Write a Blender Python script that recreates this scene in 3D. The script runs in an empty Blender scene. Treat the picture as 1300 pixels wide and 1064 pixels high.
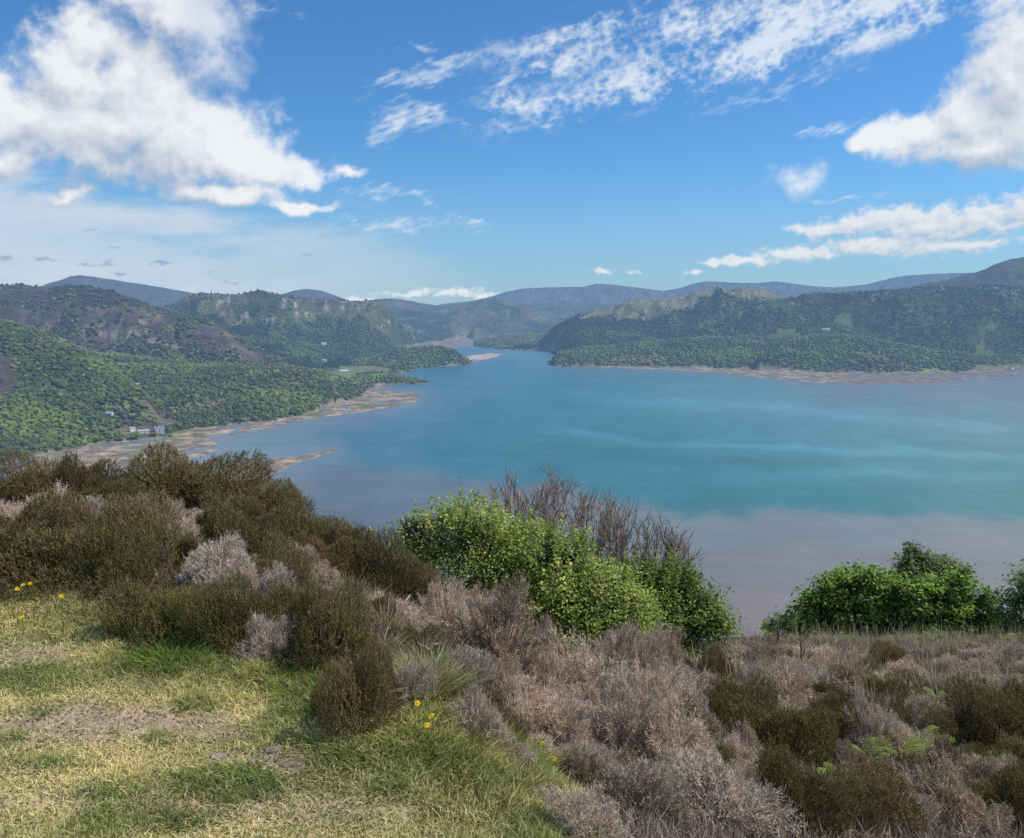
import bpy, math, random
import numpy as np
from mathutils import Vector, Matrix, Quaternion
R_ = math.radians
rng = np.random.default_rng(7)
random.seed(7)
scene = bpy.context.scene
col = scene.collection
EYE = np.array([0.0, 0.0, 200.0])
FPX, CX, CY, HZN = 1082.0, 650.0, 486.0, 395.0
PITCH = math.atan((CY - HZN) / FPX)
CP, SP = math.cos(PITCH), math.sin(PITCH)

# ------------------------------------------------------------------ survey helpers (sight line <-> ground)
def ray(px, py):
    xr = (np.asarray(px, float) - CX) / FPX
    yr = -(np.asarray(py, float) - CY) / FPX
    return np.stack([xr, CP + yr * SP, -SP + yr * CP], -1)
def at(px, py, D):
    r = ray(px, py)
    return EYE + r * (np.asarray(D, float) / r[..., 1])[..., None]
def sea(px, py):
    r = ray(px, py)
    return EYE + r * (-EYE[2] / np.minimum(r[..., 2], -1e-4))[..., None]
def project(P):
    d = np.asarray(P, float) - EYE
    f = d[..., 1] * CP - d[..., 2] * SP
    u = d[..., 1] * SP + d[..., 2] * CP
    f = np.where(np.abs(f) < 1e-6, 1e-6, f)
    return CX + FPX * d[..., 0] / f, CY - FPX * u / f

# ------------------------------------------------------------------ noise
_perm = np.random.default_rng(3).permutation(256)
_perm = np.concatenate([_perm, _perm, _perm])
_ang = np.random.default_rng(4).uniform(0, 2 * np.pi, 256)
_gx, _gy = np.cos(_ang).astype(np.float32), np.sin(_ang).astype(np.float32)
def pnoise(x, y):
    x = np.asarray(x, np.float32); y = np.asarray(y, np.float32)
    xi = np.floor(x).astype(np.int32); yi = np.floor(y).astype(np.int32)
    xf = x - xi; yf = y - yi
    u = xf * xf * xf * (xf * (xf * 6 - 15) + 10); v = yf * yf * yf * (yf * (yf * 6 - 15) + 10)
    def g(ix, iy, dx, dy):
        h = _perm[_perm[ix & 255] + (iy & 255)]
        return _gx[h] * dx + _gy[h] * dy
    a = g(xi, yi, xf, yf); b = g(xi + 1, yi, xf - 1, yf)
    c = g(xi, yi + 1, xf, yf - 1); d = g(xi + 1, yi + 1, xf - 1, yf - 1)
    return (a + u * (b - a)) * (1 - v) + (c + u * (d - c)) * v
def fbm(x, y, octv=5, gain=0.5, seed=0.0):
    s = 0; a = 1.0; f = 1.0
    for i in range(octv):
        s = s + a * pnoise(x * f + seed + 17.3 * i, y * f - seed + 9.1 * i); a *= gain; f *= 2.03
    return s
def ridged(x, y, octv=4, seed=0.0):
    s = 0; a = 1.0; f = 1.0
    for i in range(octv):
        s = s + a * (1 - 2.2 * np.abs(pnoise(x * f + seed + 7.7 * i, y * f - seed + 3.3 * i))); a *= 0.5; f *= 2.05
    return s / 1.9
def sstep(a, b, x):
    t = np.clip((x - a) / (b - a), 0, 1); return t * t * (3 - 2 * t)
def lin(c):
    c = np.asarray(c, float) / 255.0
    return np.where(c <= 0.04045, c / 12.92, ((c + 0.055) / 1.055) ** 2.4)
def poly_sd(px, py, poly):
    """signed distance to a polygon, positive inside"""
    P = np.asarray(poly, float); n = len(P)
    d2 = np.full(px.shape, 1e18); ins = np.zeros(px.shape, bool)
    for i in range(n):
        a = P[i]; b = P[(i + 1) % n]; e = b - a
        t = np.clip(((px - a[0]) * e[0] + (py - a[1]) * e[1]) / max(e @ e, 1e-9), 0, 1)
        d2 = np.minimum(d2, (px - a[0] - t * e[0]) ** 2 + (py - a[1] - t * e[1]) ** 2)
        c = (a[1] > py) != (b[1] > py)
        with np.errstate(divide='ignore', invalid='ignore'):
            xi = (b[0] - a[0]) * (py - a[1]) / (b[1] - a[1] if b[1] != a[1] else 1e-9) + a[0]
        ins ^= c & (px < xi)
    d = np.sqrt(d2)
    return np.where(ins, d, -d)

# ------------------------------------------------------------------ mesh helpers
def np_mesh(name, V, quads=None, tris=None, cols=None, mat=None, smooth=False, parent=None, loc=None):
    me = bpy.data.meshes.new(name)
    V = np.ascontiguousarray(V, np.float32)
    me.vertices.add(len(V)); me.vertices.foreach_set('co', V.ravel())
    q = np.zeros((0, 4), np.int32) if quads is None else np.ascontiguousarray(quads, np.int32)
    t = np.zeros((0, 3), np.int32) if tris is None else np.ascontiguousarray(tris, np.int32)
    me.loops.add(q.size + t.size)
    me.loops.foreach_set('vertex_index', np.concatenate([q.ravel(), t.ravel()]).astype(np.int32))
    me.polygons.add(len(q) + len(t))
    starts = np.concatenate([np.arange(len(q)) * 4, q.size + np.arange(len(t)) * 3]).astype(np.int32)
    me.polygons.foreach_set('loop_start', starts)
    me.polygons.foreach_set('use_smooth', np.full(len(q) + len(t), smooth, bool))
    me.update(calc_edges=True)
    if cols is not None:
        c = np.ones((len(V), 4), np.float32); c[:, :cols.shape[1]] = cols
        me.attributes.new('Col', 'FLOAT_COLOR', 'POINT').data.foreach_set('color', c.ravel())
    if mat: me.materials.append(mat)
    o = bpy.data.objects.new(name, me); col.objects.link(o)
    if parent is not None: o.parent = parent
    if loc is not None: o.location = loc
    return o
def empty(name, loc=(0, 0, 0), rz=0.0, s=1.0):
    o = bpy.data.objects.new(name, None); col.objects.link(o)
    o.location = tuple(float(v) for v in loc); o.rotation_euler = (0, 0, rz); o.scale = (s, s, s)
    o.empty_display_size = 0.2
    return o
def tag(o, label=None, cat=None, group=None, kind=None):
    if label: o['label'] = label
    if cat: o['category'] = cat
    if group: o['group'] = group
    if kind: o['kind'] = kind
    return o
def copy_tree(o, parent=None):
    c = o.copy(); col.objects.link(c)
    if parent is not None: c.parent = parent
    for ch in list(o.children): copy_tree(ch, c)
    return c
def nrm(v): return v / np.maximum(np.linalg.norm(v, axis=-1, keepdims=True), 1e-9)

class MB:
    """collects geometry with per-vertex colours, builds ONE mesh object"""
    def __init__(s): s.V = []; s.Q = []; s.T = []; s.C = []; s.n = 0
    def add(s, V, Q=None, T=None, C=(1, 1, 1)):
        V = np.asarray(V, float).reshape(-1, 3); m = len(V)
        C = np.asarray(C, float)
        if C.ndim == 1: C = np.tile(C, (m, 1))
        s.V.append(V); s.C.append(C)
        if Q is not None and len(Q): s.Q.append(np.asarray(Q).reshape(-1, 4) + s.n)
        if T is not None and len(T): s.T.append(np.asarray(T).reshape(-1, 3) + s.n)
        s.n += m
    def strips(s, P, Dr, L, W, bend, c0, c1, side=None):
        """tapered bent blades: base P, direction Dr, length L, width W, bend vector"""
        n = len(P); L = np.broadcast_to(L, (n,))[:, None]; W = np.broadcast_to(W, (n,))[:, None]
        if side is None:
            side = nrm(np.cross(Dr, nrm(rng.normal(size=(n, 3)))))
        p1 = P + Dr * L * 0.55 + bend * L * 0.25; p2 = P + Dr * L + bend * L
        V = np.stack([P - side * W * .5, P + side * W * .5, p1 - side * W * .42, p1 + side * W * .42, p2], 1).reshape(-1, 3)
        b = np.arange(n)[:, None] * 5
        Q = b + np.array([0, 1, 3, 2]); T = b + np.array([2, 3, 4])
        c0 = np.broadcast_to(c0, (n, 3)); c1 = np.broadcast_to(c1, (n, 3)); cm = .45 * c0 + .55 * c1
        C = np.stack([c0, c0, cm, cm, c1], 1).reshape(-1, 3)
        s.add(V, Q, T, C); return p1, p2
    def leaves(s, P, N, size, c, aspect=.62):
        n = len(P); size = np.broadcast_to(size, (n,))[:, None]
        a = nrm(np.cross(N, nrm(rng.normal(size=(n, 3))))); b = np.cross(N, a)
        V = np.stack([P - a * size * .5, P + b * size * aspect * .5 + N * size * .10, P + a * size * .5,
                      P - b * size * aspect * .5 + N * size * .10], 1).reshape(-1, 3)
        Q = np.arange(n)[:, None] * 4 + np.array([0, 1, 2, 3])
        s.add(V, Q, None, np.repeat(np.broadcast_to(c, (n, 3)), 4, 0))
    def tube(s, pts, rad, c=(1, 1, 1), sides=5, cap=True):
        pts = np.asarray(pts, float); n = len(pts); rad = np.broadcast_to(rad, (n,))
        d = nrm(np.gradient(pts, axis=0)); ref = np.array([0.31, 0.17, 0.93]) if abs(d[0] @ np.array([.31, .17, .93])) < .9 else np.array([1., 0, 0])
        u = nrm(np.cross(d, ref)); v = np.cross(d, u)
        th = np.arange(sides) / sides * 2 * np.pi
        V = pts[:, None] + rad[:, None, None] * (u[:, None] * np.cos(th)[None, :, None] + v[:, None] * np.sin(th)[None, :, None])
        Q = []
        i = np.arange(n - 1)[:, None] * sides; j = np.arange(sides)[None]; k = (j + 1) % sides
        Q = np.stack([i + j, i + k, i + sides + k, i + sides + j], -1).reshape(-1, 4)
        C = np.asarray(c, float)
        if C.ndim == 2: C = np.repeat(C, sides, 0)
        s.add(V.reshape(-1, 3), Q, None, C)
    def box(s, lo, hi, c=(1, 1, 1), rot=0.0, org=(0, 0)):
        x0, y0, z0 = lo; x1, y1, z1 = hi
        V = np.array([[x0, y0, z0], [x1, y0, z0], [x1, y1, z0], [x0, y1, z0], [x0, y0, z1], [x1, y0, z1], [x1, y1, z1], [x0, y1, z1]], float)
        s.add(V, [[0, 3, 2, 1], [4, 5, 6, 7], [0, 1, 5, 4], [1, 2, 6, 5], [2, 3, 7, 6], [3, 0, 4, 7]], None, c)
    def build(s, name, mat, parent=None, smooth=False, loc=None):
        V = np.concatenate(s.V); C = np.concatenate(s.C)
        Q = np.concatenate(s.Q) if s.Q else None; T = np.concatenate(s.T) if s.T else None
        return np_mesh(name, V, Q, T, C, mat, smooth, parent, loc)

# ------------------------------------------------------------------ materials
HAZE_COL = (0.158, 0.285, 0.495)
def nt_new(name):
    m = bpy.data.materials.new(name); m.use_nodes = True
    t = m.node_tree; t.nodes.clear(); return m, t
class NB:
    def __init__(s, t): s.t = t
    def n(s, typ, **kw):
        x = s.t.nodes.new(typ)
        for k, v in kw.items():
            if k.startswith('i_'):
                x.inputs[int(k[2:])].default_value = v
            else: setattr(x, k, v)
        return x
    def l(s, a, b): s.t.links.new(a, b)
    def val(s, sock, v):
        if hasattr(v, 'is_output'): s.l(v, sock)
        elif v is not None: sock.default_value = v
    def math(s, op, a, b=None, c=None, clamp=False):
        x = s.n('ShaderNodeMath', operation=op); x.use_clamp = clamp
        s.val(x.inputs[0], a); s.val(x.inputs[1], b)
        if c is not None: s.val(x.inputs[2], c)
        return x.outputs[0]
    def vmath(s, op, a, b=None, scale=None):
        x = s.n('ShaderNodeVectorMath', operation=op)
        s.val(x.inputs[0], a); s.val(x.inputs[1], b)
        if scale is not None: s.val(x.inputs['Scale'], scale)
        return x.outputs[1] if op in ('LENGTH', 'DOT_PRODUCT', 'DISTANCE') else x.outputs[0]
    def noise(s, vec, scale, detail=4, rough=.5, dist=0.0):
        x = s.n('ShaderNodeTexNoise'); s.val(x.inputs['Vector'], vec)
        x.inputs['Scale'].default_value = scale; x.inputs['Detail'].default_value = detail
        x.inputs['Roughness'].default_value = rough; x.inputs['Distortion'].default_value = dist
        return x.outputs['Fac']
    def maprange(s, v, a, b, c=0.0, d=1.0, smooth=True):
        x = s.n('ShaderNodeMapRange'); x.interpolation_type = 'SMOOTHSTEP' if smooth else 'LINEAR'
        s.val(x.inputs[0], v)
        for i, k in enumerate((a, b, c, d)): s.val(x.inputs[i + 1], k)
        return x.outputs[0]
    def mix(s, f, a, b, typ='MIX'):
        x = s.n('ShaderNodeMix', data_type='RGBA', blend_type=typ)
        s.val(x.inputs[0], f); s.val(x.inputs[6], a); s.val(x.inputs[7], b)
        return x.outputs[2]
    def mapping(s, vec, loc=(0, 0, 0), rot=(0, 0, 0), scale=(1, 1, 1), typ='POINT'):
        x = s.n('ShaderNodeMapping', vector_type=typ); s.val(x.inputs[0], vec)
        x.inputs[1].default_value = loc; x.inputs[2].default_value = rot; x.inputs[3].default_value = scale
        return x.outputs[0]
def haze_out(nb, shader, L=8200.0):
    """aerial perspective painted in: haze glow mixed into the surface by distance from the viewpoint"""
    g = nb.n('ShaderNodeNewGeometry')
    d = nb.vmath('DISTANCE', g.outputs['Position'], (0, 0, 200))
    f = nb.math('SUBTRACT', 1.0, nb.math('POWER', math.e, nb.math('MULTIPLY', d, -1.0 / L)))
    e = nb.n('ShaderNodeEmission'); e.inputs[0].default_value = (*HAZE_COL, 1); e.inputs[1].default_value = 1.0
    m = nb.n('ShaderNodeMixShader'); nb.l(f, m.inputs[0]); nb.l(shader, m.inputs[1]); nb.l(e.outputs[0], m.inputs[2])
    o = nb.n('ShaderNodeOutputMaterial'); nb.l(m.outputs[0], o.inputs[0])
def mat_veg(name, var=0.35, nscale=3.0, rough=.8, trans=0.0, haze=False, objvar=True, tint=(1, 1, 1), bump=0.0):
    """colour attribute x world noise x per-object variation"""
    m, t = nt_new(name); nb = NB(t)
    a = nb.n('ShaderNodeAttribute', attribute_name='Col')
    g = nb.n('ShaderNodeNewGeometry')
    nz = nb.noise(g.outputs['Position'], nscale, 4, .6)
    f = nb.maprange(nz, .25, .75, 1 - var, 1 + var, False)
    if objvar:
        oi = nb.n('ShaderNodeObjectInfo')
        f = nb.math('MULTIPLY', f, nb.maprange(oi.outputs['Random'], 0, 1, .8, 1.2, False))
    c = nb.vmath('SCALE', a.outputs['Color'], scale=f)
    c = nb.vmath('MULTIPLY', c, tint)
    p = nb.n('ShaderNodeBsdfPrincipled'); nb.l(c, p.inputs['Base Color'])
    p.inputs['Roughness'].default_value = rough; p.inputs['Specular IOR Level'].default_value = .25
    if bump:
        b = nb.n('ShaderNodeBump'); b.inputs['Distance'].default_value = bump
        nb.l(nb.noise(g.outputs['Position'], nscale * 2, 5, .65), b.inputs['Height']); nb.l(b.outputs[0], p.inputs['Normal'])
    sh = p.outputs[0]
    if trans:
        tr = nb.n('ShaderNodeBsdfTranslucent'); nb.l(nb.vmath('MULTIPLY', c, (1.15, 1.25, .6)), tr.inputs[0])
        mx = nb.n('ShaderNodeMixShader'); mx.inputs[0].default_value = trans
        nb.l(sh, mx.inputs[1]); nb.l(tr.outputs[0], mx.inputs[2]); sh = mx.outputs[0]
    if haze: haze_out(nb, sh)
    else:
        o = nb.n('ShaderNodeOutputMaterial'); nb.l(sh, o.inputs[0])
    return m
# ------------------------------------------------------------------ camera
cam = bpy.data.cameras.new('camera'); camo = bpy.data.objects.new('camera', cam); col.objects.link(camo)
camo.location = EYE; camo.rotation_euler = (math.pi / 2 - PITCH, 0, 0)
cam.sensor_fit = 'HORIZONTAL'; cam.sensor_width = 36.0; cam.lens = 36.0 * FPX / 1300.0
cam.shift_y = -(532.0 - CY) / 1300.0
cam.clip_start = 0.1; cam.clip_end = 80000.0
scene.camera = camo
scene.view_settings.view_transform = 'Standard'; scene.view_settings.look = 'None'
scene.view_settings.exposure = 0.0; scene.view_settings.gamma = 1.0
scene.render.engine = 'CYCLES'
scene.cycles.max_bounces = 6; scene.cycles.diffuse_bounces = 3; scene.cycles.glossy_bounces = 2
scene.cycles.transmission_bounces = 3; scene.cycles.transparent_max_bounces = 4
scene.cycles.use_denoising = False

# ------------------------------------------------------------------ sun and sky
SUN_AZ, SUN_EL = 85.0, 53.0
sd = Vector((math.sin(R_(SUN_AZ)) * math.cos(R_(SUN_EL)), math.cos(R_(SUN_AZ)) * math.cos(R_(SUN_EL)), math.sin(R_(SUN_EL))))
sl = bpy.data.lights.new('sun', 'SUN'); sl.energy = 4.9; sl.angle = R_(0.53); sl.color = (1.0, .95, .87)
so = bpy.data.objects.new('sun', sl); col.objects.link(so); so.location = (60, 20, 300)
so.rotation_euler = sd.to_track_quat('Z', 'Y').to_euler()

def azel(px, py):
    r = ray(px, py); r = r / np.linalg.norm(r)
    return math.degrees(math.atan2(r[0], r[1])), math.degrees(math.asin(r[2]))
def blob(px, py, rx, ry):
    a, e = azel(px, py); a2, _ = azel(px + rx, py); a1, _ = azel(px - rx, py); _, e1 = azel(px, py - ry); _, e2 = azel(px, py + ry)
    return a, e, (a2 - a1) / 2, (e1 - e2) / 2
world = bpy.data.worlds.new('World'); scene.world = world; world.use_nodes = True
wt = world.node_tree; wt.nodes.clear(); W = NB(wt)
sky = W.n('ShaderNodeTexSky'); sky.sky_type = 'NISHITA'; sky.sun_disc = False
sky.sun_elevation = R_(SUN_EL); sky.sun_rotation = R_(SUN_AZ); sky.altitude = 200; sky.air_density = 1.0; sky.dust_density = .25; sky.ozone_density = 2.2
sx = W.n('ShaderNodeSeparateXYZ'); W.l(W.vmath('NORMALIZE', W.n('ShaderNodeTexCoord').outputs['Generated']), sx.inputs[0])
# deep polarised blue up the valley, whiter, brighter tint added behind the viewpoint as fill
skyc = W.vmath('MULTIPLY', sky.outputs[0], W.mix(W.maprange(sx.outputs[1], .25, -.55), (.395, .75, 1.04, 1), (1.5, 1.45, 1.35, 1)))
bg = W.n('ShaderNodeBackground'); W.l(skyc, bg.inputs[0]); bg.inputs[1].default_value = 0.126
shader = bg.outputs[0]
wo = W.n('ShaderNodeOutputWorld'); W.l(shader, wo.inputs[0])
world.cycles.sampling_method = 'MANUAL'; world.cycles.sample_map_resolution = 512

# ------------------------------------------------------------------ clouds: a shell of cloud 50 km out, open where the sky is clear
NCA, NCE = 1560, 700
ca1 = np.linspace(-48, 48, NCA); ce1 = np.linspace(-1.0, 35.0, NCE)
CA, CE = np.meshgrid(ca1.astype(np.float32), ce1.astype(np.float32)); DA = ca1[1] - ca1[0]; DE = ce1[1] - ce1[0]
def cfield(blobs, warp, wscale, sx=1.0, sy=1.0, k=.22, seed=0.0, woct=5):
    wx = CA + warp * fbm(CA * wscale * sx, CE * wscale * sy, woct, .55, 11.0 + seed); wy = CE + warp * fbm(CA * wscale * sx, CE * wscale * sy, woct, .55, 57.0 + seed)
    acc = 0
    for b in blobs:
        a, e, rx, ry = blob(*b[:4]); th = R_(-b[4]) if len(b) > 4 else 0.0
        u = wx - a; v = wy - e; cu = (u * math.cos(th) + v * math.sin(th)) / rx; cvv = (-u * math.sin(th) + v * math.cos(th)) / ry
        d = (1 - np.sqrt(cu * cu + cvv * cvv)) * (b[5] if len(b) > 5 else 1.0)
        acc = acc + np.exp(np.clip(d / k, -14, 12))
    return k * np.log(acc + 1e-6)
def billow(x, y, o, seed, gain=.55):
    s = 0; a = 1.0; f = 1.0; tot = 0
    for i in range(o):
        s = s + a * (1 - 2.6 * np.abs(pnoise(x * f + seed + 13.1 * i, y * f - seed * 1.7 + 5.7 * i))); tot += a; a *= gain; f *= 2.1
    return s / tot
def shade(D, steps, step, kx, ky, absb):
    """light reaching each bit of cloud from the sun, high on the right"""
    acc = np.zeros_like(D); w = np.clip(D, 0, 1.2)
    for q in range(1, steps + 1):
        dx = int(round(kx * q * step / DA)); dy = int(round(ky * q * step / DE))
        acc += np.roll(np.roll(w, -dx, 1), -dy, 0)
    return np.exp(-absb * acc / steps)
ALPHA = np.zeros_like(CA); CCOL = np.zeros(CA.shape + (3,))
def lay(a, c):
    """composite one cloud deck over the ones behind it"""
    global ALPHA, CCOL
    a = np.clip(a, 0, 1); out = a + ALPHA * (1 - a)
    cc = np.broadcast_to(np.asarray(c, float), CCOL.shape)
    CCOL = (cc * a[..., None] + CCOL * (ALPHA * (1 - a))[..., None]) / np.maximum(out, 1e-6)[..., None]; ALPHA = out
def mixc(f, a, b): return np.asarray(a) * (1 - f[..., None]) + np.asarray(b) * f[..., None]
lay(.62 * sstep(11.0, -1.0, CE), (.345, .475, .635))                     # milky air above the skyline
# thin veil low on the left
top = np.interp(CA, [azel(x, y)[0] for x, y in ((0, 238), (160, 262), (330, 282), (470, 292), (560, 308), (660, 350))], [azel(x, y)[1] for x, y in ((0, 238), (160, 262), (330, 282), (470, 292), (560, 308), (660, 350))])
vn = fbm(CA * .10 + CE * .12, CE * .5 - CA * .06, 6, .55, 3.0); vn2 = fbm(CA * .05, CE * .2, 4, .5, 31.0)
va = sstep(-1.2, 1.6, top - CE + 2.4 * vn + 1.2 * vn2) * sstep(34, 6, CA + 30) * (.80 + .36 * vn)
va = va * (1 - sstep(azel(570, 300)[0], azel(730, 300)[0], CA))
lay(va * .98, (.575, .675, .785))
# wisps
WSP = [(503, 150, 26, 16, -40, 1.1), (480, 170, 18, 16, -60, .8), (540, 147, 42, 9, 6, 1.0), (520, 98, 50, 9, -16, .9), (565, 84, 42, 10, -22, 1.0), (640, 100, 22, 6, -20, .8), (1055, 165, 42, 5, -5, .7), (540, 62, 16, 6, -10, .6), (640, 165, 16, 5, 0, .4),
       (490, 243, 60, 5, 0, .5), (600, 284, 22, 6, 5, .8), (495, 284, 60, 6, 3, .65), (1070, 253, 40, 4, -3, .5), (545, 255, 18, 4, 30, .45), (980, 119, 60, 6, -12, .35), (330, 18, 30, 5, -3, .35), (690, 163, 12, 5, 0, .6)]
wf = cfield(WSP, .8, .5, .7, 1.3, .2, 5.0); st = fbm((CA * .9 + CE * .5) * .8, (CE * .9 - CA * .35) * 3.0, 7, .6, 8.0)
lay(sstep(-.35, 1.5, wf + .7 * st) * .8, (.76, .84, .92))
# mackerel cirrus, upper right
MCK = [(900, 75, 300, 36, -14, 1.0), (1060, 30, 260, 48, -12, 1.15), (960, 15, 220, 40, -8, 1.0), (700, 85, 100, 17, -22, .75), (680, 128, 60, 9, -3, .8), (830, 108, 150, 17, -8, 1.1), (720, 45, 120, 20, -16, .6), (1180, 0, 150, 40, -10, 1.1), (1255, 25, 28, 34, 0, .7)]
mf = cfield(MCK, .8, .35, 1, 1, .25, 9.0)
ru = CA * math.cos(R_(13)) + CE * math.sin(R_(13)); rv = -CA * math.sin(R_(13)) + CE * math.cos(R_(13))
mn = billow(ru * .6, rv * .75, 6, 4.0, .62); ms = fbm(ru * .18, rv * .5, 5, .55, 14.0); me_ = fbm(ru * 1.3, rv * 2.0, 5, .6, 24.0)
mp2 = billow(ru * 1.1, rv * 1.5, 5, 44.0, .6)
md = .62 * mf + .55 * (mn - .32) + .95 * (mp2 - .32) + 1.15 * ms + .5 * me_
lay(sstep(-.05, 1.6, md) * sstep(-.35, .6, mf) * .84, mixc(sstep(-.6, .8, mn + ms), (.62, .73, .87), (.80, .87, .94)))
# cumulus
CUM = [(112, 48, 46, 42), (88, 100, 62, 52), (160, 95, 74, 52), (30, 150, 110, 50), (140, 160, 150, 62), (235, 160, 95, 58), (290, 195, 80, 40), (345, 217, 58, 20), (388, 222, 26, 12), (-10, 205, 62, 24), (-30, 120, 70, 50), (200, 120, 70, 60),
       (245, 25, 72, 62, 0, .95), (275, 80, 34, 38, 0, .7), (215, -15, 80, 50, 0, .9), (285, 247, 78, 13), (375, 263, 46, 9), (80, 247, 42, 9, 0, .8), (440, 219, 20, 8, 0, .7),
       (1112, 180, 34, 22), (1165, 172, 50, 27), (1230, 152, 62, 48), (1290, 100, 55, 80), (1335, 30, 70, 110), (1235, 185, 95, 20), (1310, 150, 60, 60), (1018, 226, 30, 16, 0, .55)]
cf = cfield(CUM, .7, .30, 1, 1.1, .2, 1.0)
cb = billow(CA * .26, CE * .30, 7, 2.0, .58); cn = fbm(CA * .5, CE * .55, 7, .6, 6.0)
cd = cf + .60 * (cb - .34) + .36 * cn + .15
soft = sstep(azel(205, 60)[0], azel(255, 60)[0], CA) * sstep(azel(420, 110)[0], azel(330, 110)[0], CA) * sstep(azel(250, 150)[1], azel(250, 100)[1], CE)   # the thin plume beside the tower
ca = sstep(-.05, .78 + .5 * soft + .5 * sstep(60, 20, np.hypot((CA - azel(1018, 226)[0]) / DA, (CE - azel(1018, 226)[1]) / DE)), cd) * (.94 - .2 * soft)
def rel(D, step, kx=.5, ky=.86): return D - np.roll(np.roll(D, -int(round(kx * step / DA)), 1), -int(round(ky * step / DE)), 0)
det = .8 * (cb - .34) + .5 * cn
cm = np.minimum(cf + .3 * (cb - .34), 1.4)
lit = .54 + .50 * rel(cm, 3.8) + .34 * rel(cm + .3 * det, 1.3) + .22 * rel(cd, .5) + .22 * det
lit = lit + .12 * sstep(.6, .1, cd)
lay(ca, mixc(np.clip(lit, 0, 1) ** 1.0, (.43, .50, .61), (.90, .915, .935)))
BANK = [(1040, 293, 42, 11), (1090, 285, 46, 15), (1130, 276, 46, 17), (1180, 285, 80, 23), (1240, 278, 60, 26), (1310, 266, 50, 28), (945, 331, 50, 7), (1020, 322, 60, 11), (1110, 312, 80, 13), (1200, 312, 75, 12), (1245, 311, 28, 10), (905, 334, 20, 4), (762, 343, 14, 3.5, 0, .7), (800, 347, 10, 3, 0, .5), (880, 346, 12, 2.5, 0, .5),
        (515, 373, 46, 3.5, 0, .55), (575, 370, 40, 4.5, 0, .65), (615, 375, 36, 3.5, 0, .5), (455, 381, 30, 3, 0, .7), (400, 380, 30, 3, 0, .7)]
bf = cfield(BANK, .3, .8, .8, 1.3, .2, 2.0); bb = billow(CA * .75, CE * 1.0, 6, 7.0, .55); bn = fbm(CA * 1.0, CE * 1.8, 6, .6, 16.0)
bd = bf + .5 * (bb - .34) + .36 * bn + .05
bl = .5 + .35 * rel(np.minimum(bf, 1.3), 1.0) + .36 * rel(bd, .35) + .35 * (bb - .34) + .15 * bn
lay(sstep(-.02, .75, bd) * .93, mixc(np.clip(bl, 0, 1), (.44, .53, .66), (.80, .84, .875)))
SHRED = [(60, 329, 26, 4), (130, 334, 22, 5), (105, 337, 13, 4), (5, 325, 16, 5), (117, 293, 18, 2.5), (390, 325, 11, 4), (150, 345, 10, 3), (205, 335, 20, 3), (145, 316, 16, 2.5, 0, .7), (270, 345, 10, 3, 0, .7), (300, 357, 20, 2.5, 0, .7)]
sf = cfield(SHRED, .3, 1.0, .7, 1.6, .2, 3.0) + .5 * fbm(CA * 1.2, CE * 3.0, 6, .6, 26.0)
lay(sstep(.0, .8, sf) * .6, (.235, .335, .51))
m_cl, t = nt_new('cloud'); nb = NB(t)
a_ = nb.n('ShaderNodeAttribute', attribute_name='Col'); tr_ = nb.n('ShaderNodeBsdfTransparent'); em_ = nb.n('ShaderNodeEmission'); nb.l(a_.outputs['Color'], em_.inputs[0])
mx_ = nb.n('ShaderNodeMixShader'); nb.l(a_.outputs['Alpha'], mx_.inputs[0]); nb.l(tr_.outputs[0], mx_.inputs[1]); nb.l(em_.outputs[0], mx_.inputs[2])
o_ = nb.n('ShaderNodeOutputMaterial'); nb.l(mx_.outputs[0], o_.inputs[0]); m_cl.cycles.emission_sampling = 'NONE'
CR = 50000.0; ra, re = np.radians(CA), np.radians(CE)
V_ = np.stack([CR * np.cos(re) * np.sin(ra), CR * np.cos(re) * np.cos(ra), 200 + CR * np.sin(re)], -1).reshape(-1, 3)
ix = np.arange(NCA * NCE).reshape(NCE, NCA); Q_ = np.stack([ix[:-1, :-1], ix[:-1, 1:], ix[1:, 1:], ix[1:, :-1]], -1).reshape(-1, 4)
Q_ = Q_[(ALPHA.ravel()[Q_] > .004).any(1)]
us = np.zeros(len(V_), bool); us[Q_.ravel()] = True; mp_ = np.cumsum(us) - 1
sky_shell = np_mesh('sky', V_[us], mp_[Q_], None, np.concatenate([CCOL.reshape(-1, 3), ALPHA.reshape(-1, 1)], 1)[us], m_cl, True)
tag(sky_shell, kind='structure')
# ------------------------------------------------------------------ far land: hills, shores and flats round the estuary
NA = 900; AZ = np.radians(np.linspace(-46, 46, NA))
_y = np.arange(740, 440, -0.7); _r1 = 216400.0 / (_y - 395)
RR = np.concatenate([_r1, np.geomspace(_r1[-1] * 1.01, 32000, 190)]); NR = len(RR)
GA, GR = np.meshgrid(AZ, RR)                       # rows: range, columns: azimuth
GX, GY = GR * np.sin(GA), GR * np.cos(GA)
SPX, SPY = project(np.stack([GX, GY, np.zeros_like(GX)], -1))
nzx = 5 * pnoise(GX / 60, GY / 60) + 2.5 * pnoise(GX / 22, GY / 22)
_sc = np.clip((SPY - 425) / 130, .12, 1.0)
JX, JY = SPX + nzx * _sc * .9, SPY + .45 * nzx * _sc
LAND_L = [(-900, 700), (-300, 640), (0, 592), (45, 579), (130, 563), (215, 556), (240, 546), (290, 540), (350, 534), (400, 524), (412, 516), (455, 505), (466, 496), (478, 490), (450, 488.5), (500, 488.5), (546, 487), (522, 480.5), (500, 477), (530, 468), (560, 465), (597, 463), (600, 459), (585, 452), (565, 447), (540, 446), (512, 443.5), (514, 439), (545, 434), (570, 431.5), (600, 428), (600, 396.2), (-900, 396.2)]
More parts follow.
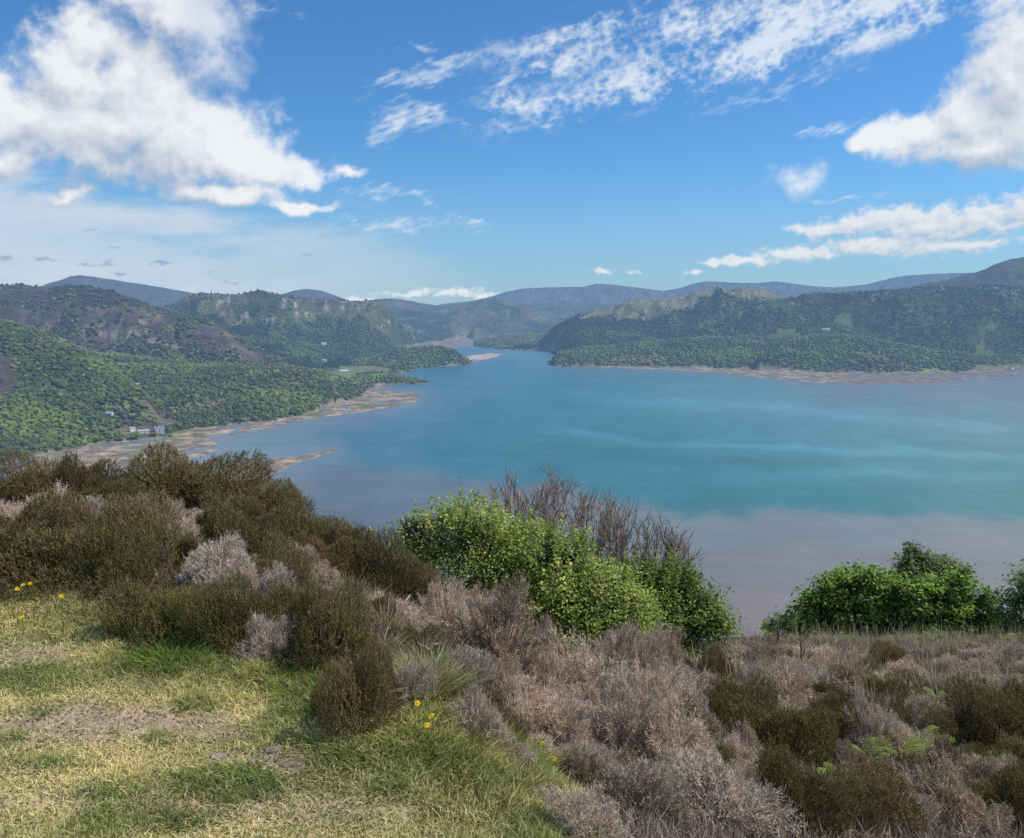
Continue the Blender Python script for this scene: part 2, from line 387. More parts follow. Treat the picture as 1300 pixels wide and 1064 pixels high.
LAND_R = [(603, 440), (640, 444), (700, 446), (722, 447), (702, 455), (695, 461), (705, 465), (800, 466), (880, 467), (950, 469), (1050, 473), (1150, 474), (1300, 471), (2200, 470), (2200, 396.2), (600, 396.2), (600, 430)]
FLATS = [[(20, 600), (45, 577), (130, 561), (215, 554), (240, 544), (290, 538), (350, 532), (400, 522), (412, 514), (455, 503), (466, 494), (478, 489), (450, 487), (500, 487), (497, 491), (478, 494), (500, 497), (535, 500), (526, 510), (500, 518), (470, 522), (430, 527), (372, 537), (335, 545), (300, 552), (270, 560), (285, 570), (230, 585), (120, 602)],
         [(255, 600), (300, 590), (345, 582), (390, 576), (427, 569), (430, 572), (402, 582), (360, 596), (332, 612), (260, 618)],
         [(700, 462), (800, 463), (880, 464), (950, 466), (1050, 470), (1150, 472), (1320, 470), (1320, 475), (1240, 481), (1180, 487), (1100, 488), (1040, 486.5), (990, 482), (930, 475.5), (860, 470.5), (780, 467.5)],
         [(588, 454), (600, 451), (622, 448.6), (638, 449.5), (627, 454), (608, 457.5), (597, 459)],
         [(505, 446), (512, 438.5), (545, 433), (580, 429), (640, 427), (657, 430.5), (645, 433), (605, 439), (575, 441.5), (545, 443)]]
sdL = poly_sd(JX, JY, LAND_L); sdR = poly_sd(JX, JY, LAND_R)
land = np.maximum(sdL, sdR)
sdF = [poly_sd(JX, JY, f) for f in FLATS]; flat = np.max(sdF, axis=0)

def fp(py): return 216400.0 / (py - 395.0)
LAY = [  # name, [(px, crest py, crest depth, foot py)], wood, noise amplitude, crest jag
    ('near_left', [(-260, 385, 2300, 640), (-80, 397, 2000, 600), (0, 404, 1950, 590), (31, 413, 1900, 583), (72, 427, 1800, 575), (110, 445, 1700, 568), (150, 472, 1600, 562), (185, 500, 1500, 559), (208, 535, 1430, 557)], 1, .30, 3),
    ('low_left', [(20, 470, 2250, 560), (100, 447, 2250, 545), (150, 449, 2200, 550), (200, 456, 2150, 556), (250, 464, 2050, 546), (300, 465, 2000, 540), (350, 465, 2000, 535), (400, 470, 2020, 526), (440, 481, 2080, 510), (470, 491, 2150, 500), (485, 497, 2160, 498)], 1, .30, 2),
    ('heather_hill', [(-300, 350, 3200, 500), (-100, 358, 3200, 498), (0, 362, 3150, 497), (27, 361, 3100, 497), (60, 366, 3000, 497), (85, 363, 2950, 497), (115, 365, 2900, 497), (140, 369, 2850, 497), (180, 383, 2800, 497), (205, 392, 2750, 497), (240, 402, 2700, 497), (270, 410, 2650, 497), (300, 428, 2580, 497), (340, 450, 2480, 496), (375, 470, 2420, 494), (395, 484, 2400, 492)], 0, .32, 6),
    ('fir_slope', [(245, 425, 3500, 478), (262, 416, 3500, 476), (300, 414, 3500, 476), (340, 421, 3450, 475), (390, 437, 3350, 473), (420, 452, 3250, 471), (445, 468, 3150, 469)], 2, .12, 3),
    ('back_ridge', [(170, 400, 4300, 462), (220, 386, 4200, 462), (250, 372, 4100, 462), (285, 374, 4100, 462), (305, 374, 4150, 462), (330, 369, 4200, 462), (345, 372, 4200, 462), (372, 376, 4250, 461), (400, 381, 4300, 459), (440, 382, 4450, 458), (478, 383, 4600, 456), (487, 389, 4600, 455), (496, 399, 4600, 453), (510, 409, 5400, 439), (526, 417, 6000, 434.5), (546, 424, 6300, 432.5), (570, 428.5, 6500, 431)], 3, .32, 7),
    ('left_mountain', [(45, 366, 7500, 430), (60, 360, 7500, 430), (75, 356, 7500, 430), (90, 350.5, 7500, 430), (102, 349, 7500, 430), (120, 351.5, 7500, 430), (150, 356, 7500, 430), (200, 364, 7500, 430), (240, 371, 7500, 430), (280, 380, 7500, 430)], 4, .12, 3),
    ('left_peak', [(320, 382, 8500, 428), (345, 377, 8500, 428), (360, 373, 8500, 428), (375, 368.5, 8500, 428), (390, 366.5, 8500, 428), (408, 369, 8500, 428), (425, 375, 8500, 428), (450, 384, 8500, 428)], 4, .06, 2),
    ('mid_hill', [(440, 386, 7600, 429.5), (480, 380, 7600, 429.5), (500, 379, 7700, 429.5), (530, 384, 7800, 429.5), (560, 389, 7900, 429.5), (590, 385, 8000, 429.5), (612, 379, 8000, 429.5), (630, 378, 8000, 429.5), (650, 382, 8000, 429.5), (680, 391, 8000, 429.5), (705, 399, 8000, 429.5), (740, 408, 8000, 429.5), (780, 416, 8000, 429.5)], 5, .36, 6),
    ('mid_spur', [(450, 410, 6500, 434), (480, 404, 6600, 434), (520, 404, 6700, 433), (555, 407, 6800, 432), (574, 400, 7000, 431.5), (598, 411, 7000, 431.5), (640, 414, 7000, 431), (700, 411, 7200, 431), (750, 414, 7300, 431), (790, 420, 7300, 431)], 5, .34, 5),
    ('blue_range', [(530, 396, 12500, 415), (560, 386, 12500, 415), (600, 382, 12500, 415), (622, 377, 12500, 415), (640, 371, 12500, 415), (665, 366, 12500, 415), (700, 364.5, 12500, 415), (740, 364, 12500, 415), (757, 360, 12500, 415), (775, 361, 12500, 415), (800, 364, 12500, 415), (818, 366, 12500, 415), (842, 369.5, 12500, 415), (862, 366, 12500, 415), (880, 360, 12500, 415), (895, 357, 12500, 415), (930, 358.5, 12500, 415), (960, 359.5, 12500, 415), (985, 357, 12500, 415), (1003, 359.5, 12500, 415), (1030, 363, 12500, 415), (1060, 365, 12500, 415), (1100, 361, 12500, 415), (1140, 351, 12500, 415), (1165, 348.5, 12500, 415), (1190, 347.5, 12500, 415), (1230, 346, 12500, 415), (1330, 350, 12500, 415), (1700, 360, 12500, 415)], 6, .2, 3),
    ('blue_foot', [(600, 398, 9600, 420.5), (660, 388, 9600, 420.5), (720, 382, 9800, 420.5), (780, 387, 9600, 420.5), (830, 392, 9600, 420.5), (870, 396, 9600, 420.5)], 5, .2, 5),
    ('crag_hill', [(655, 444, 4300, 453), (676, 440, 4300, 453), (690, 432, 4300, 453), (702, 419, 4300, 453), (720, 408, 4400, 453), (740, 398, 4500, 453), (760, 392.5, 4550, 453), (780, 388, 4600, 453), (800, 381, 4600, 453), (815, 379.5, 4600, 453), (832, 378, 4600, 453), (850, 378.5, 4600, 453), (870, 377, 4600, 453), (880, 371, 4600, 453), (893, 367.5, 4600, 453), (906, 369, 4600, 453), (908, 366, 4600, 453), (912, 360.5, 4600, 453), (917, 363, 4600, 453), (921, 367, 4600, 453), (934, 366.8, 4600, 453), (943, 363, 4600, 453), (952, 367, 4600, 453), (966, 366, 4600, 453), (985, 374, 4600, 453), (1010, 378, 4600, 453), (1060, 384, 4600, 453), (1100, 395, 4600, 453)], 7, .2, 10),
    ('right_hill', [(830, 440, 3800, 459), (870, 419, 3900, 459), (900, 404, 4000, 459), (925, 396, 4050, 459), (950, 387, 4100, 459), (975, 381, 4150, 459), (1000, 378, 4200, 459), (1040, 373, 4200, 459), (1100, 369, 4200, 459), (1150, 365, 4200, 459), (1175, 363, 4200, 459), (1210, 363, 4200, 459), (1250, 361, 4200, 459), (1300, 362, 4200, 459), (1700, 362, 4200, 459)], 8, .42, 6),
    ('right_top', [(1080, 380, 5200, 446), (1110, 372, 5200, 446), (1150, 365, 5200, 446), (1172, 361, 5200, 446), (1180, 358.5, 5200, 446), (1200, 356.5, 5200, 446), (1215, 352, 5200, 446), (1240, 345, 5200, 446), (1250, 342, 5200, 446), (1262, 336, 5200, 446), (1285, 328, 5200, 446), (1300, 326.5, 5200, 446), (1340, 325, 5200, 446), (1600, 340, 5200, 446)], 9, .14, 7),
    ('right_fold', [(1110, 436, 3300, 465), (1150, 422, 3350, 464), (1190, 406, 3400, 464), (1230, 398, 3400, 464), (1270, 394, 3400, 464), (1320, 390, 3400, 464), (1700, 385, 3400, 464)], 8, .34, 4),
    ('right_fold', [(930, 430, 3550, 462), (975, 416, 3600, 461), (1020, 408, 3600, 461), (1060, 408, 3600, 461), (1095, 418, 3550, 461), (1130, 434, 3500, 462)], 8, .3, 4),
    ('far_point', [(598, 438, 5000, 441), (610, 434, 5000, 441), (640, 428, 5200, 444), (690, 424, 5200, 444.5), (720, 420, 5200, 445), (770, 420, 5000, 446), (830, 425, 4900, 446), (880, 432, 4800, 447)], 10, .1, 1),
    ('headland', [(692, 462, 3080, 464), (697, 457, 3120, 464), (710, 446, 3250, 465), (740, 441, 3350, 466), (780, 438, 3400, 466.5), (800, 435, 3400, 466.5), (850, 431, 3420, 467), (900, 427, 3450, 468), (960, 428, 3400, 470), (1000, 428, 3350, 472), (1060, 422, 3250, 473), (1110, 429, 3150, 474), (1150, 438, 3050, 474), (1200, 446, 3000, 473), (1250, 451, 3000, 472), (1300, 451, 3000, 471), (1700, 448, 3000, 471)], 10, .26, 2),
    ('headland_front', [(930, 463, 2860, 469), (960, 452, 2920, 470), (1000, 446, 2940, 471), (1060, 444, 2930, 473), (1110, 449, 2880, 474), (1150, 464, 2800, 475)], 10, .1, 1),
    ('peninsula', [(420, 466, 3250, 472), (445, 462, 3280, 470), (470, 456, 3300, 468), (490, 447, 3320, 467), (505, 441, 3350, 467), (530, 441, 3350, 467), (548, 439, 3350, 465), (562, 438, 3300, 465), (578, 444, 3250, 464), (590, 453, 3200, 463), (598, 462, 3180, 463)], 11, .1, 1),
    ('peninsula_foot', [(470, 478, 2700, 482), (500, 472, 2780, 478), (530, 465, 2950, 470), (545, 464, 3050, 467), (556, 466, 3060, 466.5)], 11, .1, 1),
    ('islet', [(440, 487, 2360, 489.5), (450, 480, 2370, 489.5), (462, 476, 2390, 489), (485, 474, 2400, 489), (510, 477, 2400, 489), (530, 482, 2390, 488.3), (546, 487, 2370, 488)], 12, .08, 1)]
base = 1.2 + .8 * fbm(GX / 80, GY / 80, 3)
H = np.where(land > 0, base, -3.0); LID = np.full(H.shape, -1); HT = np.zeros(H.shape)
seedn = 0
big = ridged(GX / 900, GY / 900, 5, 3.0); mid = fbm(GX / 260, GY / 260, 5, .55, 8.0); fine = fbm(GX / 60, GY / 60, 4, .55, 2.0)
for li, (nm, pts, wood, namp, jag) in enumerate(LAY):
    p = np.array(pts, float)
    C = at(p[:, 0], p[:, 1], p[:, 2]); a = np.arctan2(C[:, 0], C[:, 1]); rc = np.hypot(C[:, 0], C[:, 1])
    rf = fp(p[:, 3]) / np.cos(a)
    zc = C[:, 2] - ((11.0 if wood == 8 else 7.0) if wood in (1, 2, 8, 10, 11, 12) else 0.0)
    zc = np.maximum(zc, .5)
    o = np.argsort(a); a, rc, rf, zc = a[o], rc[o], rf[o], zc[o]
    Rc = np.interp(AZ, a, rc); Rf = np.interp(AZ, a, rf); Zc = np.interp(AZ, a, zc)
    wd = 0.006
    fade = sstep(-wd, 0, AZ - a[0]) * sstep(-wd, 0, a[-1] - AZ)
    if a[0] < R_(-38): fade = sstep(-wd, 0, a[-1] - AZ)
    if a[-1] > R_(38): fade = sstep(-wd, 0, AZ - a[0])
    Zc = Zc * fade
    t = (GR - Rf) / np.maximum(Rc - Rf, 30.0)
    tf = np.clip(t, 0, 1); f = .5 * tf + .5 * np.sin(tf * np.pi / 2) ** 1.1
    tb = np.clip((t - 1) / 1.5, 0, 1); f = np.where(t > 1, 1 - tb ** 1.6, f)
    env = np.where(t < 1, 4 * tf * (1 - tf), np.clip(tb * 4, 0, 1) * .4)
    h = Zc * f + namp * Zc * env * (.75 * (big - .35) + .55 * mid + .18 * fine)
    h = h + np.where((t > .45) & (fade > .02), jag * (.9 * fbm(GX / (30 + 6 * jag), GY / (30 + 6 * jag), 4, .6, li * 5.1)) * np.clip((t - .45) * 3, 0, 1), 0)
    h = np.where((t <= 0) | (fade <= 0), -5.0, h)
    hit = h > H
    hit &= land > 0
    H = np.where(hit, h, H); LID = np.where(hit, li, LID); HT = np.where(hit, tf, HT)
H = np.where(land > 0, np.maximum(H * sstep(0, 1.2, land / _sc) + .35, .35), H)
fl_n = fbm(GX / 45, GY / 90, 4, .55, 30.0)
fh = np.clip(.55 + 1.5 * fl_n, -1.2, .9) * sstep(-.5, 3.5, flat / _sc) + -.9 * (1 - sstep(-2.5, 1.5, flat / _sc))
H = np.where(land <= 0, np.where(flat > -3 * _sc, fh, -3.0), H)
# --- line of sight over the tree tops
eln = (H + 14 - 200) / GR; run = np.maximum.accumulate(np.vstack([np.full((1, NA), -9.0), (H[:-1] - 200) / GR[:-1]]), axis=0)
VIS = eln > run - .0025
# --- ground colours and where the woods stand
pn = fbm(GX / 170, GY / 170, 5, .55, 41.0); pn2 = fbm(GX / 420, GY / 420, 4, .5, 77.0); pn3 = fbm(GX / 35, GY / 35, 3, .6, 55.0)
slope = np.abs(np.gradient(H, axis=0) / np.maximum(np.gradient(GR, axis=0), .5))
WOOD = np.zeros(H.shape); COL = np.zeros(H.shape + (3,)); COL[:] = (.12, .145, .05)
def put(mask, c, amt=1.0):
    m = (np.clip(mask, 0, 1) * amt)[..., None]; COL[:] = COL * (1 - m) + np.asarray(c) * m
FLOOR = (.056, .072, .032); HEATH = (.074, .055, .054); SHADE_HEATH = (.036, .034, .036); GRS = (.080, .098, .036); BRK = (.17, .132, .085); ROCK = (.27, .24, .22)
wcode = np.array([l[2] for l in LAY] + [0])[LID]
def L(*codes): return np.isin(wcode, codes) & (LID >= 0)
on = (LID >= 0)
# woods of the near left and low left hills, with a few brown clearings
m = L(1); WOOD[m] = (sstep(-.46, -.30, pn + .15 * pn3) * 1.0)[m]; put(m, FLOOR); put(m * sstep(-.28, -.40, pn), HEATH, .9); put(m * sstep(-.34, -.46, pn + .2 * pn3), BRK, .5)
clr = sstep(26, 8, np.hypot(SPX - 8, (SPY - 545) * 1.2)); put(clr * m, HEATH, .8); WOOD *= 1 - clr
m = L(2); WOOD[m] = 1; put(m, (.02, .032, .018))
# heather hill
m = L(0)
put(m, HEATH); put(m * sstep(.0, .35, pn), GRS, .75); put(m * sstep(.05, .4, -pn), BRK, .65); put(m * sstep(.15, .4, pn3) * sstep(-.1, .3, pn2), ROCK, .55)
put(m * sstep(.62, .8, HT) * sstep(.3, -.2, pn2), SHADE_HEATH, .8); put(m * sstep(.22, .05, HT), FLOOR, .8)  # dark crest: cloud shadow painted into the heath colour
WOOD[m] = np.clip(sstep(.48, .16, HT + .30 * pn + .12 * pn2) + .5 * sstep(.16, .40, pn - .3 * pn2) + .07, 0, 1)[m]
# back ridge: woods below, heath and rock above
m = L(3)
put(m, (.095, .085, .05)); put(m * sstep(.05, .4, pn2 + .5 * pn), GRS); put(m * sstep(.1, .4, -pn), HEATH); put(m * sstep(.12, .35, pn3 + .4 * pn), BRK, .8); put(m * sstep(.2, .4, pn3 - .3 * pn2), ROCK, .8)
WOOD[m] = np.clip(sstep(.02, -.12, HT - .62 + .55 * pn + .4 * pn2) + .05, 0, 1)[m]; put(WOOD * m, FLOOR)
# mountains
m = L(4); put(m, (.10, .085, .085)); put(m * sstep(0, .4, pn2), (.10, .10, .06)); put(m * sstep(.1, .4, pn), (.075, .06, .065), .8)
m = L(5)
put(m, (.075, .085, .04)); put(m * sstep(-.05, .3, pn2), (.13, .115, .07)); put(m * sstep(.0, .25, -pn2 + .5 * pn - .2 * (HT - .5)), (.026, .042, .024)); put(m * sstep(.2, .35, pn), (.16, .19, .07), .7); put(m * sstep(.25, .4, pn3 + .3 * pn), (.02, .032, .018), .7)
m = L(6); put(m, (.16, .13, .10)); put(m * sstep(-.1, .2, pn2), (.09, .11, .04)); put(m * sstep(.05, .25, -pn), (.04, .05, .035), .9); put(m * sstep(.15, .3, pn3), (.24, .20, .16), .8)
# crag hill
m = L(7)
wl = sstep(.03, -.1, HT - .60 + .14 * pn - .34 * sstep(800, 1000, SPX) * 0 - .30 * sstep(820, 700, project(np.stack([GX, GY, H], -1))[0]) + .3 * pn2)
put(m, (.15, .145, .06)); put(m * sstep(.0, .35, pn), (.20, .185, .10)); put(m * sstep(.05, .3, -pn), (.09, .10, .04)); put(m * sstep(.08, .3, pn3 + .35 * slope - .2), ROCK, .8)
WOOD[m] = np.clip(wl + .12 * sstep(.25, .4, pn3 - pn * .4) * sstep(.95, .8, HT) + 3 * sstep(742, 715, SPX), 0, 1)[m]; put(WOOD * m, FLOOR); put(m * sstep(742, 715, SPX), (.030, .044, .022))
# right hills
m = L(8); WOOD[m] = sstep(-.44, -.30, pn + .25 * pn2)[m]; put(m, FLOOR); put(m * sstep(-.30, -.42, pn + .25 * pn2), (.10, .125, .045), .9); put(m * sstep(.15, .35, pn3) * sstep(.82, .95, HT), ROCK, .7)
WOOD[m] *= (1 - .55 * sstep(.15, .35, pn3) * sstep(.8, .95, HT))[m]
m = L(9); put(m, (.060, .058, .036)); put(m * sstep(.0, .3, pn2 + .3 * pn), (.085, .10, .035)); put(m * sstep(.0, .3, -pn), SHADE_HEATH, .8); put(m * sstep(.2, .4, pn3), (.12, .105, .085), .7)  # dark heath patches, painted in place of cloud shadow
WOOD[m] = (.8 * sstep(.35, .1, HT + .3 * pn))[m]
m = L(10, 11, 12); WOOD[m] = 1; put(m, FLOOR)
# level ground by the shore
m = (LID < 0) & (land > 0); put(m, (.12, .15, .05)); WOOD[m] = (.85 * sstep(-.1, .15, pn))[m]
for pl, c in (([(420, 476), (432, 466), (470, 465), (502, 469), (490, 474), (455, 475), (445, 485), (425, 485)], (.15, .18, .055)),
              ([(1152, 474.8), (1160, 473), (1185, 471.7), (1205, 472.4), (1222, 473.6), (1222, 474.8)], (.21, .26, .065)),
              ([(1222, 474), (1240, 470), (1320, 469), (1320, 472)], (.16, .16, .07))):
    s = poly_sd(SPX, SPY, pl); k = sstep(-.6, .6, s); put(k, c, .9); WOOD *= 1 - k
put(sstep(.5, 1.5, poly_sd(SPX, SPY, [(445, 472.2), (470, 468.8), (503, 469.4), (470, 470.3), (446, 473.2)]) + 1), (.17, .10, .10), .7)
sh = (land > 0) * sstep(1.6, .2, land / _sc); put(sh * (LID != -9), (.20, .17, .10), .8); WOOD *= 1 - sstep(.9, .3, land / _sc)
fm = (land <= 0)
sand = np.array((.31, .245, .17)); mud = np.array((.185, .15, .13)); weed = np.array((.15, .155, .07))
w1 = sstep(-.3, .4, pn3 + .5 * fl_n)[..., None]; w2 = (sstep(.1, .5, fbm(GX / 70, GY / 70, 4, .6, 91.0)))[..., None]
fc = mud * (1 - w1) + sand * w1; fc = fc * (1 - w2) + weed * w2
edge = sstep(4, 0, np.abs(sdF[1]) / _sc)[..., None] * .6; fc = fc * (1 - edge) + sand * edge
pk = (sdF[3] > -2)[..., None]; fc = np.where(pk, np.array((.50, .37, .30)), fc)
dk = sstep(1040, 1110, SPX)[..., None] * (sdF[2] > -3)[..., None]; fc = fc * (1 - .6 * dk) + np.array((.13, .12, .12)) * .6 * dk
COL[fm] = fc[fm]
COL *= (1 + .35 * pn3[..., None])
WOOD[fm] = 0

m_land, t = nt_new('far_land'); nb = NB(t)
a_ = nb.n('ShaderNodeAttribute', attribute_name='Col'); g_ = nb.n('ShaderNodeNewGeometry')
n1 = nb.noise(g_.outputs['Position'], .11, 6, .65); n2 = nb.noise(g_.outputs['Position'], .022, 5, .6)
f_ = nb.math('MULTIPLY', nb.maprange(n1, .3, .7, .55, 1.45, False), nb.maprange(n2, .3, .7, .75, 1.25, False))
p_ = nb.n('ShaderNodeBsdfPrincipled'); nb.l(nb.vmath('SCALE', a_.outputs['Color'], scale=f_), p_.inputs['Base Color'])
p_.inputs['Roughness'].default_value = .95; p_.inputs['Specular IOR Level'].default_value = .1
b_ = nb.n('ShaderNodeBump'); b_.inputs['Distance'].default_value = 6.0; b_.inputs['Strength'].default_value = .8
nb.l(nb.noise(g_.outputs['Position'], .035, 7, .66), b_.inputs['Height']); nb.l(b_.outputs[0], p_.inputs['Normal'])
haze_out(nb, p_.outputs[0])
idx = np.arange(NR * NA).reshape(NR, NA)
Q = np.stack([idx[:-1, :-1], idx[:-1, 1:], idx[1:, 1:], idx[1:, :-1]], -1).reshape(-1, 4)
keep = (H.ravel()[Q] > -2.9).any(1)
terr = np_mesh('terrain', np.stack([GX, GY, H], -1).reshape(-1, 3), Q[keep], None, COL.reshape(-1, 3), m_land, True)
tag(terr, kind='structure')

def terr_z(x, y):
    a = np.arctan2(x, y); r = np.hypot(x, y)
    ia = np.clip((a - AZ[0]) / (AZ[1] - AZ[0]), 0, NA - 1.001); ir = np.clip(np.interp(r, RR, np.arange(NR)), 0, NR - 1.001)
    i0 = ia.astype(int); j0 = ir.astype(int); u = ia - i0; v = ir - j0
    return (H[j0, i0] * (1 - u) + H[j0, i0 + 1] * u) * (1 - v) + (H[j0 + 1, i0] * (1 - u) + H[j0 + 1, i0 + 1] * u) * v
def terr_hit(px, py):
    d = ray(px, py); k = d[2] / math.hypot(d[0], d[1]); a = math.atan2(d[0], d[1])
    r = np.arange(700, 9000, 4.0); z = terr_z(r * math.sin(a), r * math.cos(a))
    ok = np.nonzero(z >= 200 + k * r)[0]
    i = ok[0] if len(ok) else -1
    return np.array([r[i] * math.sin(a), r[i] * math.cos(a), z[i]])

# ------------------------------------------------------------------ water
wa_ = np.radians(np.linspace(-62, 62, 560)); wy = np.concatenate([np.linspace(1000, 620, 60), np.arange(619, 423, -.55)]); wr = 216400.0 / (wy - 395)
WA, WR = np.meshgrid(wa_, wr); WX, WY = WR * np.sin(WA), WR * np.cos(WA)
wpx, wpy = project(np.stack([WX, WY, 0 * WX], -1))
cp = np.array([(560, 480, 60, 128, 160), (640, 465, 66, 134, 166), (650, 445, 95, 148, 180), (700, 500, 58, 126, 152), (800, 490, 72, 140, 164), (900, 500, 86, 150, 172), (1000, 505, 92, 152, 174), (1060, 492, 104, 140, 166), (1200, 498, 112, 142, 170), (1290, 500, 104, 140, 168), (1250, 530, 92, 150, 172), (1100, 540, 84, 150, 170),
               (950, 550, 74, 142, 160), (800, 560, 58, 128, 148), (680, 545, 60, 130, 152), (600, 530, 52, 124, 152), (560, 570, 56, 124, 150), (700, 590, 52, 122, 144), (850, 600, 62, 132, 150), (1000, 610, 62, 134, 150), (1150, 590, 78, 146, 162), (1290, 590, 76, 146, 160), (1290, 635, 72, 140, 152), (1100, 635, 62, 134, 146), (900, 630, 58, 126, 142),
               (500, 545, 62, 128, 158), (440, 560, 66, 124, 155), (380, 560, 84, 134, 160), (450, 535, 90, 128, 158), (500, 515, 98, 132, 164), (330, 580, 84, 140, 164), (250, 575, 90, 140, 165), (150, 580, 90, 140, 160), (540, 500, 84, 130, 160)], float)
cpc = lin(cp[:, 2:])
def idw(px, py, c, cc, p=2.6, sy=2.2):
    num = 0; den = 0
    for (x, y), k in zip(c, cc):
        w = 1 / (((px - x) ** 2 + (sy * (py - y)) ** 2) + 120) ** (p / 2)
        num = num + w[..., None] * k; den = den + w[..., None]
    return num / den
wn1 = fbm(WX / 160, WY / 320, 4, .55, 12.0); wn2 = fbm(WX / 50, WY / 140, 4, .55, 19.0)
jx = wpx + 30 * wn1; jy = wpy + (wpy - 430) / 160 * (10 * wn1 + 4 * wn2)
wc = idw(jx, jy, cp[:, :2], cpc)
mb = np.array([(250, 640), (330, 598), (390, 584), (440, 585), (500, 592), (560, 600), (620, 609), (680, 618), (740, 627), (800, 637), (870, 645), (950, 650), (1100, 652.5), (1300, 653), (1700, 650)], float)
sdm = jy - np.interp(jx, mb[:, 0], mb[:, 1])
mudc = idw(wpx + 20 * wn1, wpy + 10 * wn2, np.array([(400, 600), (430, 630), (500, 625), (560, 650), (450, 665), (640, 650), (760, 660), (900, 670), (1100, 672), (1290, 672), (700, 700), (900, 710), (1050, 720), (1290, 720), (950, 770), (1100, 760), (1290, 750), (360, 620)], float),
           lin(np.array([(98, 120, 146), (102, 122, 142), (104, 128, 148), (108, 126, 142), (100, 114, 132), (114, 134, 148), (122, 140, 152), (126, 144, 154), (128, 144, 154), (132, 146, 156), (120, 128, 140), (128, 136, 146), (134, 140, 148), (136, 144, 152), (134, 132, 140), (136, 138, 144), (136, 142, 148), (116, 130, 144)])) * 1.06)
wc = wc * [1.36, 1.0, .84]; mudc = mudc * [1.05, .93, .80]; k = sstep(-9, 12, sdm + 4 * wn2)[..., None] * .97; wc = wc * (1 - k) + mudc * k
# pale plumes drifting through the blue water
for pl, amp, wdt in (([(690, 540), (740, 552), (820, 562), (950, 568), (1080, 571), (1300, 577)], .30, 5), ([(620, 575), (700, 566), (780, 575), (900, 588), (1050, 592)], -.10, 9), ([(720, 503), (800, 512), (950, 514), (1100, 530), (1300, 545)], .20, 7), ([(880, 620), (1000, 605), (1150, 600), (1300, 606)], .18, 8)):
    q = np.array(pl, float); d = jy - np.interp(jx, q[:, 0], q[:, 1]); s = np.exp(-(d / wdt) ** 2) * sstep(q[0, 0] - 30, q[0, 0] + 80, jx) * (1 - sstep(q[-1, 0] - 80, q[-1, 0] + 60, jx))
    wc = wc * (1 + amp * s[..., None])
wflat = np.max([poly_sd(wpx + 8 * wn2, wpy + 3 * wn1, f) / np.clip((wpy - 425) / 130, .12, 1) for f in FLATS], axis=0)
k = (sstep(-26, 1, wflat) * .55)[..., None]; wc = wc * (1 - k) + lin((128, 140, 158)) * k
wc = wc * (1 + .10 * wn2[..., None])
m_wat, t = nt_new('estuary_water'); nb = NB(t)
a_ = nb.n('ShaderNodeAttribute', attribute_name='Col'); g_ = nb.n('ShaderNodeNewGeometry')
ps = nb.vmath('MULTIPLY', g_.outputs['Position'], (.006, .02, 1))
nn = nb.noise(ps, 1.0, 6, .6, .6); n4 = nb.noise(g_.outputs['Position'], .05, 5, .7)
f_ = nb.math('MULTIPLY', nb.maprange(nn, .3, .7, .93, 1.07, False), nb.maprange(n4, .3, .7, .94, 1.06, False))
p_ = nb.n('ShaderNodeBsdfPrincipled'); nb.l(nb.vmath('SCALE', a_.outputs['Color'], scale=nb.math('MULTIPLY', f_, .655)), p_.inputs['Base Color'])
p_.inputs['Roughness'].default_value = .30; p_.inputs['IOR'].default_value = 1.33; p_.inputs['Specular IOR Level'].default_value = .12
b_ = nb.n('ShaderNodeBump'); b_.inputs['Distance'].default_value = .6; b_.inputs['Strength'].default_value = .25
nb.l(nb.noise(nb.vmath('MULTIPLY', g_.outputs['Position'], (.03, .06, 1)), 1.0, 4, .5), b_.inputs['Height']); nb.l(b_.outputs[0], p_.inputs['Normal'])
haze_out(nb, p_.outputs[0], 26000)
n0, n1_ = WX.shape; idx = np.arange(n0 * n1_).reshape(n0, n1_)
water = np_mesh('water', np.stack([WX, WY, 0 * WX], -1).reshape(-1, 3), np.stack([idx[:-1, :-1], idx[:-1, 1:], idx[1:, 1:], idx[1:, :-1]], -1).reshape(-1, 4), None, wc.reshape(-1, 3), m_wat, True)
tag(water, kind='structure')
# the sea bed and country below and beyond, out to the horizon
mb_, t = nt_new('estuary_bed'); nb = NB(t); g_ = nb.n('ShaderNodeNewGeometry')
cr = nb.mix(nb.noise(g_.outputs['Position'], .004, 6, .6), (.05, .06, .04, 1), (.12, .12, .07, 1))
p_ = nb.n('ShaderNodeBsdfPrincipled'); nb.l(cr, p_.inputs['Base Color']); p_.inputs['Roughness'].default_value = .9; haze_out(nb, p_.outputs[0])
bm_ = MB(); bm_.add([(-40000, -40000, -6), (40000, -40000, -6), (40000, 40000, -6), (-40000, 40000, -6)], [[0, 1, 2, 3]])
tag(bm_.build('ground', mb_), kind='structure')

